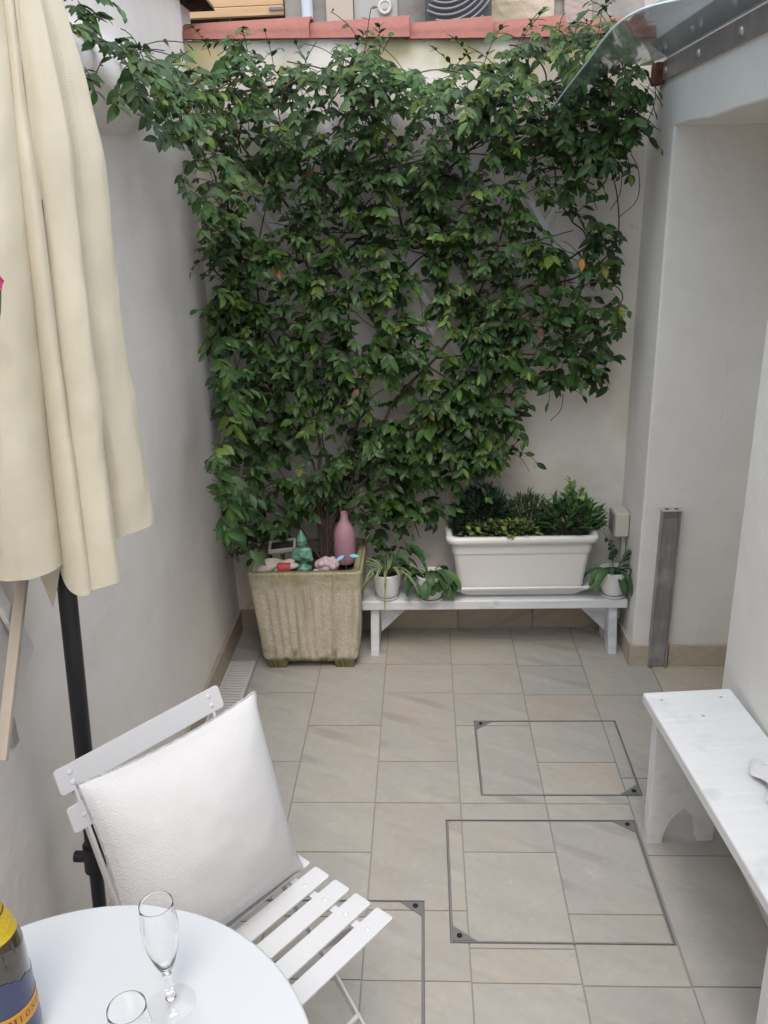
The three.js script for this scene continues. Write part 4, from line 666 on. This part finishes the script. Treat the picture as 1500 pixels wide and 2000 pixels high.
// ================================================================ closed parasol
const mCanvas = phy(WHITE, { map: colTex(256, 256, (u, v) => { const w = .5 + .5 * Math.sin(u * 6.283 * 64) * Math.sin(v * 6.283 * 64), n = fbm(u * 6, v * 6, 6, 4); return mul(mix([.68, .625, .49], [.64, .58, .445], n), .97 + .04 * w); }, 4), roughness: .85, side: THREE.DoubleSide, sheen: .2, bumpMap: hTex(512, 512, (u, v) => .75 * fbm(u * 5 + v * 3, v * 6, 3, 5) + .25 * (.5 + .5 * Math.sin(u * 6.283 * 150) * Math.sin(v * 6.283 * 150)), 1.5), bumpScale: .006 });
{ const bx = -.800, lean = .07, pz = -1.50; const ax = y => V(bx + lean * y, y, pz);
  const o = thing('closed_parasol', 'closed cream parasol on a black pole beside the left wall', 'parasol', [bx, 0, pz]); const O = o.position;
  const black = std([.012, .012, .015], { roughness: .38 });
  mesh('lower_pole', cyl(ax(.03).sub(O), ax(.46).sub(O), .0155), black, o);
  mesh('upper_pole', cyl(ax(.46).sub(O), ax(2.75).sub(O), .0185), black, o);
  mesh('clamp_collar', [cyl(ax(.43).sub(O), ax(.50).sub(O), .024)], black, o); const kn = ax(.465).sub(O); mesh('clamp_knob', cyl(V(kn.x - .045, kn.y, .0), V(kn.x - .02, kn.y, 0), .013), black, o);
  mesh('base', [box(-.05, .075, .001, .03, -.16, .2, .01), cyl(V(0, .03, 0), V(.006, .12, 0), .024)], black, o);
  mesh('runner_hub', cyl(ax(1.16).sub(O), ax(1.22).sub(O), .03), black, o);
  // folded canopy: a pleated skin round the pole, each pleat with its own hem
  const sil = [[115, 0], [155, 150], [190, 300], [212, 480], [232, 640], [262, 830], [290, 980], [302, 1060]].map(([u, v]) => { const p = onZ(u, v, pz); return [p.y, p.x - (bx + lean * p.y)]; });
  const Rad = y => { if (y >= sil[0][0]) return Math.max(.03, sil[0][1] - (y - sil[0][0]) * .22); for (let i = 0; i + 1 < sil.length; i++) if (y <= sil[i][0] && y >= sil[i + 1][0]) return lerp(sil[i + 1][1], sil[i][1], (y - sil[i + 1][0]) / (sil[i][0] - sil[i + 1][0])); const n = sil.length - 1; return sil[n][1] + (sil[n][0] - y) * .05; };
  const hem = onZ(302, 1060, pz).y;
  const N = 336, T = 90, ytop = 2.72; const pos = [], uv = [], idx = [];
  // pleats: centre angle, half width, reach (share of the radius), hem height offset
  const pl = [[5.95, .46, 1.0, 0.02], [.55, .40, .86, -.045], [1.02, .2, .82, -.06], [1.62, .62, .98, .0], [2.45, .40, .9, .03], [2.85, .36, 1.0, .0], [3.45, .36, .9, -.02], [4.1, .36, .85, -.03], [4.75, .36, .8, -.04], [5.4, .3, .8, -.03]];
  const cr = (a, b) => { let d = a - b; while (d > Math.PI) d -= 2 * Math.PI; while (d < -Math.PI) d += 2 * Math.PI; return d; };
  for (let j = 0; j <= T; j++) for (let i = 0; i <= N; i++) { const th0 = (i % N) / N * 2 * Math.PI, t = j / T;
      let best = 0, hm = 0, ws = 0, tw = 0; for (const [c, w, k, h] of pl) { const d = cr(th0, c + .12 * Math.sin(t * 3 + c * 5)) / w; const dd = d > 0 ? d * .72 : -d * 1.05; const e = Math.pow(Math.max(0, 1 - Math.pow(dd, 1.7) * .8), .75) * k; if (e > best) { best = e; tw = d; } const g = Math.exp(-d * d * 2); hm += g * h; ws += g; }
      const hy = hem + hm / ws, y = lerp(hy, ytop, t); const deep = lerp(.40, .62, t); const q = Math.max(best, deep - .1 * Math.cos(th0 * 11)); const swirl = .10 * tw * (1 - t);
      let r = Rad(y) * (lerp(q, Math.max(q, .8), t * t * .6)) + (fbm(th0 * 3 + 2, y * 5, 64, 3) - .5) * .03 * (1 - t * .5); r = Math.min(r, Rad(y) * 1.03 + .004); if (t > .97) r *= lerp(1, .3, (t - .97) / .03);
      const th = th0 + swirl, A = ax(y); let x = A.x + Math.cos(th) * r, z = A.z + Math.sin(th) * r; const lim = XL + .035; if (x < lim + .05) x = lim + .05 * Math.exp((x - lim - .05) * 8); pos.push(x - O.x, y, z - O.z); uv.push(i / N * 1.2, y); }
  for (let j = 0; j < T; j++) for (let i = 0; i < N; i++) { const a = j * (N + 1) + i, b = a + N + 1; idx.push(a, b, a + 1, b, b + 1, a + 1); }
  const g = new THREE.BufferGeometry(); g.setAttribute('position', new THREE.Float32BufferAttribute(pos, 3)); g.setAttribute('uv', new THREE.Float32BufferAttribute(uv, 2)); g.setIndex(idx); g.computeVertexNormals(); mesh('canopy', g, mCanvas, o);
  // pointed corner of an inner fold hanging below the hem
  const fl = (P, n) => { const s = new THREE.BufferGeometry(); s.setAttribute('position', new THREE.Float32BufferAttribute(P.flatMap(p => p.clone().sub(O).toArray()), 3)); s.setAttribute('uv', new THREE.Float32BufferAttribute(P.flatMap(p => [p.x, p.y]), 2)); s.setIndex(n); s.computeVertexNormals(); return s; };
  { const zf = pz + .04; const a = onZ(60, 1085, zf), b = onZ(120, 1090, zf + .02), c = onZ(104, 1188, zf), d = onZ(84, 1140, zf - .01); mesh('canopy_corner', fl([a, d, c, b, onZ(112, 1150, zf + .012)], [0, 1, 3, 1, 4, 3, 1, 2, 4]), mCanvas, o); }
}
// ================================================================ folded wooden bracket on the left wall
{ const o = thing('folding_wall_bracket', 'pale wooden strut and white brace folded against the left wall', 'bracket', [XL + .03, .95, -1.45]); const O = o.position; const S = p => p.sub(O);
  const wood = std(WHITE, { map: colTex(128, 256, (u, v) => mix([.50, .42, .34], [.58, .50, .41], fbm(u * 30, v * 3, 30, 3)), 3), roughness: .65 });
  const a = S(onX(43, 1135, XL + .055)), b = S(onX(3, 1486, XL + .055));
  mesh('strut', cubeUV(bar(a, b, .013, .022, V(1, 0, 0), .002)), wood, o); mesh('strut_edge', cubeUV(bar(a.clone().add(V(0, 0, -.0115)), b.clone().add(V(0, 0, -.0115)), .006, .016, V(1, 0, 0), .001)), wood, o);
  mesh('brace', cubeUV(bar(S(onX(-30, 1120, XL + .034)), S(onX(58, 1275, XL + .034)), .032, .012, V(1, 0, 0), .002)), mPaint, o);
  const h = S(onX(25, 1430, XL + .025)); mesh('hinge_plate', T3(box(-.004, .004, -.03, .03, -.012, .012, .002), h.x, h.y, h.z), std([.45, .45, .45], { metalness: .5, roughness: .4 }), o); }
{ // pink flower ornament at the parasol
  const p = onZ(-4, 548, -1.28); const o = thing('pink_flower', 'bright pink artificial flower in front of the cream parasol', 'flower', p.toArray()); const m = std([.62, .07, .22], { roughness: .6, side: THREE.DoubleSide });
  for (let k = 0; k < 7; k++) { const a = k / 7 * 6.283; mesh('petal', leafGeo(.019, .016, .5, -.2).applyMatrix4(orient(V(0, 0, 0), V(Math.cos(a), Math.sin(a), .5), V(0, 0, 1), 1)), m, o); }
  mesh('calyx', T3(new THREE.ConeGeometry(.006, .012, 12).rotateX(-Math.PI / 2), 0, 0, -.004), std([.12, .2, .06]), o);
  mesh('stem', tube([V(0, -.002, -.006), V(-.015, -.06, -.01), V(-.05, -.16, .0), V(-.09, -.5, .08), V(-.10, p.y > 0 ? -(p.y - .741) : -.5, .35)], .002, 24, 6), std([.08, .14, .05]), o);
}
// ================================================================ folding chair and cushion
const CO = V(-.358, 0, -1.307), CT = .896;
{ const o = thing('folding_chair', 'white slatted steel folding chair with a cushion on it', 'chair', CO.toArray(), CT); const W = .407, hw = W / 2, m = mSteelWhite;
  const rb = (x0, x1, y0, y1, z0, z1, rr) => { const sh = new THREE.Shape(), w = x1 - x0, d = z1 - z0; sh.moveTo(x0 + rr, z0); sh.lineTo(x1 - rr, z0); sh.quadraticCurveTo(x1, z0, x1, z0 + rr); sh.lineTo(x1, z1 - rr); sh.quadraticCurveTo(x1, z1, x1 - rr, z1); sh.lineTo(x0 + rr, z1); sh.quadraticCurveTo(x0, z1, x0, z1 - rr); sh.lineTo(x0, z0 + rr); sh.quadraticCurveTo(x0, z0, x0 + rr, z0); const g = new THREE.ExtrudeGeometry(sh, { depth: y1 - y0, bevelEnabled: true, bevelSize: .0008, bevelThickness: .0008, bevelSegments: 2, curveSegments: 6 }); return g; };
  for (let k = 0; k < 6; k++) { const z1 = .19 - k * .0614, g = rb(-hw, hw, 0, .004, -z1, -(z1 - .044), .006); g.rotateX(-Math.PI / 2); g.translate(0, .446, 0); const s = mesh('seat_slat', g, m, o);
    for (const x of [-hw + .055, hw - .055]) { const r = new THREE.SphereGeometry(.006, 12, 6, 0, 6.283, 0, 1.57); r.scale(1, .35, 1); mesh('rivet', T3(r, x, .4506, z1 - .022), m, s); } }
  for (const s of [-1, 1]) { const x = s * (hw - .055); mesh('seat_rail', bar(V(x, .438, .18), V(x, .438, -.17), .018, .008), m, o); }
  const lean = V(0, Math.cos(.36), -Math.sin(.36)), nb = V(0, Math.sin(.36), Math.cos(.36));
  for (const [y, z] of [[.781, -.327], [.704, -.300]]) { const g = rb(-hw, hw, 0, .004, -.026, .026, .008); g.rotateX(-.36); g.translate(0, y, z); const s = mesh('back_slat', g, m, o); for (const x of [-hw + .03, hw - .03]) for (const d of (y > .75 ? [-.011, .011] : [0])) { const r = new THREE.SphereGeometry(.0062, 12, 8, 0, 6.283, 0, 1.57); r.scale(1, .4, 1); r.rotateX(Math.PI / 2 - .36); mesh('rivet', T3(r, x, y + d * lean.y + nb.y * .0045, z + d * lean.z + nb.z * .0045), m, s); } }
  for (const s of [-1, 1]) { const x = s * (hw - .03);
    // one flat bar: back post bending into the front leg
    const P = [V(x, .80, -.339), V(x, .70, -.303), V(x, .55, -.245), V(x, .44, -.185), V(x, .25, -.01), V(x, .012, .2)];
    for (let i = 0; i + 1 < P.length; i++) mesh(i < 3 ? 'back_post' : 'front_leg', bar(P[i], P[i + 1].clone().lerp(P[i], -.012), .007, .02, V(0, .36, .93), .002), m, o);
    const x2 = s * (hw - .042); mesh('rear_leg', bar(V(x2, .434, .15), V(x2, .012, -.25), .007, .02, V(0, .5, .8), .002), m, o);
    mesh('foot_cap', box(x - .006, x + .006, .001, .016, .185, .215, .003), std([.6, .6, .6]), o); mesh('foot_cap', box(x2 - .006, x2 + .006, .001, .016, -.265, -.235, .003), std([.6, .6, .6]), o); }
  mesh('cross_bar', cyl(V(-hw + .042, .16, -.11), V(hw - .042, .16, -.11), .006), m, o); mesh('cross_bar', cyl(V(-hw + .03, .13, .1), V(hw - .03, .13, .1), .006), m, o);
}
{ const weave = hTex(512, 512, (u, v) => { const k = 26, a = u * k, b = v * k; const d = Math.abs(((a + b) % 1) - .5) + Math.abs((((a - b) % 1) + 1) % 1 - .5); const ring = Math.abs(Math.sin(d * Math.PI * 3)); return .25 + .5 * ring + .25 * fbm(u * 120, v * 120, 120, 1); }, 1);
  const m = phy([.68, .67, .67], { roughness: 1, specularIntensity: .2, bumpMap: weave, bumpScale: .0022, side: THREE.DoubleSide });
  const o = thing('cushion', 'square off white woven cushion propped on the slatted chair', 'cushion', CO.toArray(), CT); const n = 56, s = .418, TH = .1, pos = [], uv = [], idx = [];
  for (const f of [1, -1]) for (let j = 0; j <= n; j++) for (let i = 0; i <= n; i++) { const u = i / n * 2 - 1, v = j / n * 2 - 1, a = Math.pow(Math.max(0, 1 - Math.pow(Math.abs(u), 2.1)), .6) * Math.pow(Math.max(0, 1 - Math.pow(Math.abs(v), 2.1)), .6);
      const pin = 1 - .07 * (1 - v * v) * Math.abs(u) ** 3, piv = 1 - .07 * (1 - u * u) * Math.abs(v) ** 3; const wr = (fbm(u * 3 + 7, v * 3 + 3, 64, 3) - .5) * .008 * (a + .1) + .003 * Math.sin((u - v) * 9 + 3 * fbm(u * 2 + 3, v * 2 + 5, 64, 2)) * ss(.2, .9, Math.abs(u * v) + .2 * (u < -.4 ? 1 : 0)) * a;
      pos.push(u * s / 2 * pin, v * s / 2 * piv - (v < -.7 ? .004 * (1 - u * u) : 0), f * (TH * a + .002) + wr * (f > 0 ? 1 : .5)); uv.push(u * .5 + .5, v * .5 + .5); }
  const q = (n + 1) * (n + 1); for (let f = 0; f < 2; f++) for (let j = 0; j < n; j++) for (let i = 0; i < n; i++) { const a = f * q + j * (n + 1) + i, b = a + n + 1; f ? idx.push(a, b, a + 1, b, b + 1, a + 1) : idx.push(a, a + 1, b, b, a + 1, b + 1); }
  const g = new THREE.BufferGeometry(); g.setAttribute('position', new THREE.Float32BufferAttribute(pos, 3)); g.setAttribute('uv', new THREE.Float32BufferAttribute(uv, 2)); g.setIndex(idx); g.computeVertexNormals();
  const M4 = new THREE.Matrix4().makeTranslation(-.026, .662, -.118).multiply(new THREE.Matrix4().makeRotationX(-.30)).multiply(new THREE.Matrix4().makeRotationZ(-.03)); g.applyMatrix4(M4);
  const c = mesh('cover', g, m, o); const e = []; for (let k = 0; k <= 80; k++) { const t = k / 80 * 4, sd = Math.floor(t) % 4, w = (t % 1) * 2 - 1; let u = [w, 1, -w, -1][sd], v = [1, -w, -1, w][sd]; const pin = 1 - .07 * (1 - v * v) * Math.abs(u) ** 3, piv = 1 - .07 * (1 - u * u) * Math.abs(v) ** 3; e.push(V(u * s / 2 * pin, v * s / 2 * piv, 0).applyMatrix4(M4)); }
  mesh('seam', tube(e, .003, 240, 6), m, c);
}
// ================================================================ table, glasses, bottle
const TC = V(-.505, 0, -.74), TR = .354, TY = .74;
{ const o = thing('round_table', 'round white glossy bistro table beside the left wall', 'table', TC.toArray());
  const top = lathe([[.001, TY - .016], [TR - .012, TY - .016], [TR - .003, TY - .013], [TR, TY - .007], [TR - .0015, TY - .002], [TR - .006, TY], [TR - .1, TY], [.001, TY]], 120);
  mesh('table_top', top, phy([.62, .64, .67], { roughnessMap: hTex(512, 512, (u, v) => { const n = fbm(u * 10, v * 10, 10, 4), s = fbm(u * 60, v * 4, 60, 2); return .35 + .5 * n + (s > .7 ? .3 : 0); }), roughness: .22, clearcoat: .4, clearcoatRoughness: .08 }), o);
  mesh('apron_ring', lathe([[TR - .05, TY - .017], [TR - .045, TY - .017], [TR - .045, TY - .045], [TR - .05, TY - .045], [TR - .05, TY - .017]], 80), mSteelWhite, o);
  for (let k = 0; k < 3; k++) { const a = k * 2.094 + .5; mesh('leg', tube([V(Math.cos(a) * .28, TY - .02, Math.sin(a) * .28), V(Math.cos(a) * .10, .42, Math.sin(a) * .10), V(Math.cos(a) * .12, .3, Math.sin(a) * .12), V(Math.cos(a) * .27, .012, Math.sin(a) * .27)], .011, 40, 10), mSteelWhite, o); }
  mesh('leg_ring', T3(new THREE.TorusGeometry(.105, .006, 8, 40).rotateX(Math.PI / 2), 0, .38, 0), mSteelWhite, o);
}
const mGlass = phy([1, 1, 1], { transmission: 1, thickness: .004, roughness: .01, ior: 1.5 }), mGlassThin = phy([1, 1, 1], { transmission: 1, thickness: 0, roughness: .01, ior: 1.5 });
function flute(label, x, z, level) {
  const o = thing('champagne_flute', label, 'glass', [x, TY + .0006, z], 0, 'champagne flutes on the round table');
  mesh('bowl', lathe([[.001, .064], [.005, .066], [.010, .072], [.016, .088], [.0225, .112], [.0262, .138], [.0262, .160], [.0238, .186], [.0236, .192], [.0231, .1926], [.0228, .192], [.0230, .186], [.0253, .160], [.0253, .138], [.0216, .112], [.0150, .090], [.0085, .0765], [.001, .074]], 64), mGlass, o);
  mesh('stem', lathe([[.001, .012], [.0062, .0122], [.0085, .0165], [.0075, .021], [.0058, .026], [.0052, .040], [.0056, .058], [.0066, .0636], [.001, .0638]], 40), mGlass, o);
  mesh('foot', lathe([[.001, .0002], [.033, .0002], [.0352, .0014], [.0345, .0028], [.02, .006], [.0095, .0105], [.001, .0118]], 56), mGlassThin, o);
}
{ const a = onY(336, 1962, TY); flute('empty champagne flute standing between the bottle and the chair', a.x, a.z); const b = onY(247, 1968, TY + .192); flute('second champagne flute with only its rim showing on the round table', b.x, b.z); }
{ const o = thing('wine_bottle', 'dark sparkling wine bottle with blue label and yellow foil', 'bottle', [-.606, TY + .0006, -.85]);
  const prof = y => { const P = [[0, .0435], [.15, .0445], [.165, .0438], [.185, .0405], [.205, .0345], [.225, .027], [.245, .0205], [.265, .0168], [.30, .015], [.315, .0155]]; for (let i = 0; i + 1 < P.length; i++) if (y <= P[i + 1][0]) return lerp(P[i][1], P[i + 1][1], sm((y - P[i][0]) / (P[i + 1][0] - P[i][0])) * .4 + .6 * (y - P[i][0]) / (P[i + 1][0] - P[i][0])); return .0155; };
  const pr = [[.001, .003], [.035, .0002], [.0425, .003]]; for (let k = 0; k <= 50; k++) { const y = .006 + k / 50 * .306; pr.push([prof(y), y]); } pr.push([.001, .314]);
  mesh('glass', lathe(pr, 64), phy([.035, .026, .008], { roughness: .06, clearcoat: 1, clearcoatRoughness: .03 }), o);
  // sleeve: blue label with ragged top; band: amber label with lettering
  const shell = (y0f, y1f, off, th0, th1, n = 96, m = 14) => { const pos = [], uv = [], idx = []; for (let j = 0; j <= m; j++) for (let i = 0; i <= n; i++) { const th = lerp(th0, th1, i / n), y = lerp(y0f(th), y1f(th), j / m), r = prof(y) + off; pos.push(Math.sin(th) * r, y, Math.cos(th) * r); uv.push(i / n, j / m); } for (let j = 0; j < m; j++) for (let i = 0; i < n; i++) { const a = j * (n + 1) + i, b = a + n + 1; idx.push(a, a + 1, b, b, a + 1, b + 1); } const g = new THREE.BufferGeometry(); g.setAttribute('position', new THREE.Float32BufferAttribute(pos, 3)); g.setAttribute('uv', new THREE.Float32BufferAttribute(uv, 2)); g.setIndex(idx); g.computeVertexNormals(); return g; };
  const blue = phy(WHITE, { map: colTex(256, 128, (u, v) => mul(mix([.016, .024, .085], [.03, .042, .13], fbm(u * 10, v * 10, 10, 4)), .8 + .4 * fbm(u * 40, v * 40, 40, 2))), roughness: .32, clearcoat: .4, side: THREE.DoubleSide });
  mesh('blue_label', shell(() => .02, th => .128 + .012 * (fbm(th * 4 + 9, 1.5, 64, 3) - .5) * 2 + .012 * Math.sin(th * 2 + 1), .0006, 0, 6.2832), blue, o);
  const cv = document.createElement('canvas'); cv.width = 1024; cv.height = 96; const cx = cv.getContext('2d'); cx.fillStyle = '#c98a1d'; cx.fillRect(0, 0, 1024, 96); cx.fillStyle = '#e0a83a'; cx.fillRect(0, 6, 1024, 6); cx.fillRect(0, 84, 1024, 6); cx.fillStyle = '#4a3413'; cx.font = 'bold 62px serif'; cx.textBaseline = 'middle'; cx.textAlign = 'center';
  'MIONETTO'.split('').forEach((c, i) => { cx.font = (i ? 'bold 52px' : 'bold 66px') + ' serif'; cx.fillText(c, 600 + i * 56, 50); });
  const bt = new THREE.CanvasTexture(cv); bt.colorSpace = THREE.SRGBColorSpace; bt.magFilter = THREE.LinearFilter;
  mesh('amber_band', shell(() => .052, () => .078, .0011, -1.9, 2.6), phy(WHITE, { map: bt, roughness: .4, side: THREE.DoubleSide }), o);
  const foil = phy(WHITE, { map: colTex(256, 256, (u, v) => mul(mix([.62, .42, .02], [.74, .53, .04], fbm(u * 12, v * 12, 12, 3)), .85 + .3 * fbm(u * 70, v * 70, 70, 2))), roughness: .42, metalness: .25, bumpMap: hTex(256, 256, (u, v) => fbm(u * 50, v * 50, 50, 2)), bumpScale: .001, side: THREE.DoubleSide });
  const f = mesh('foil_cap', shell(th => .187 + .006 * Math.sin(th + .5), () => .3165, .0008, 0, 6.2832, 64, 24), foil, o); mesh('foil_top', cyl(V(0, .3145, 0), V(0, .3195, 0), .0163, .0155), foil, f);
  mesh('foil_ring', shell(() => .226, () => .229, .0018, 0, 6.2832, 64, 2), std([.10, .06, .01]), f);
}
renderer.render(scene, camera);
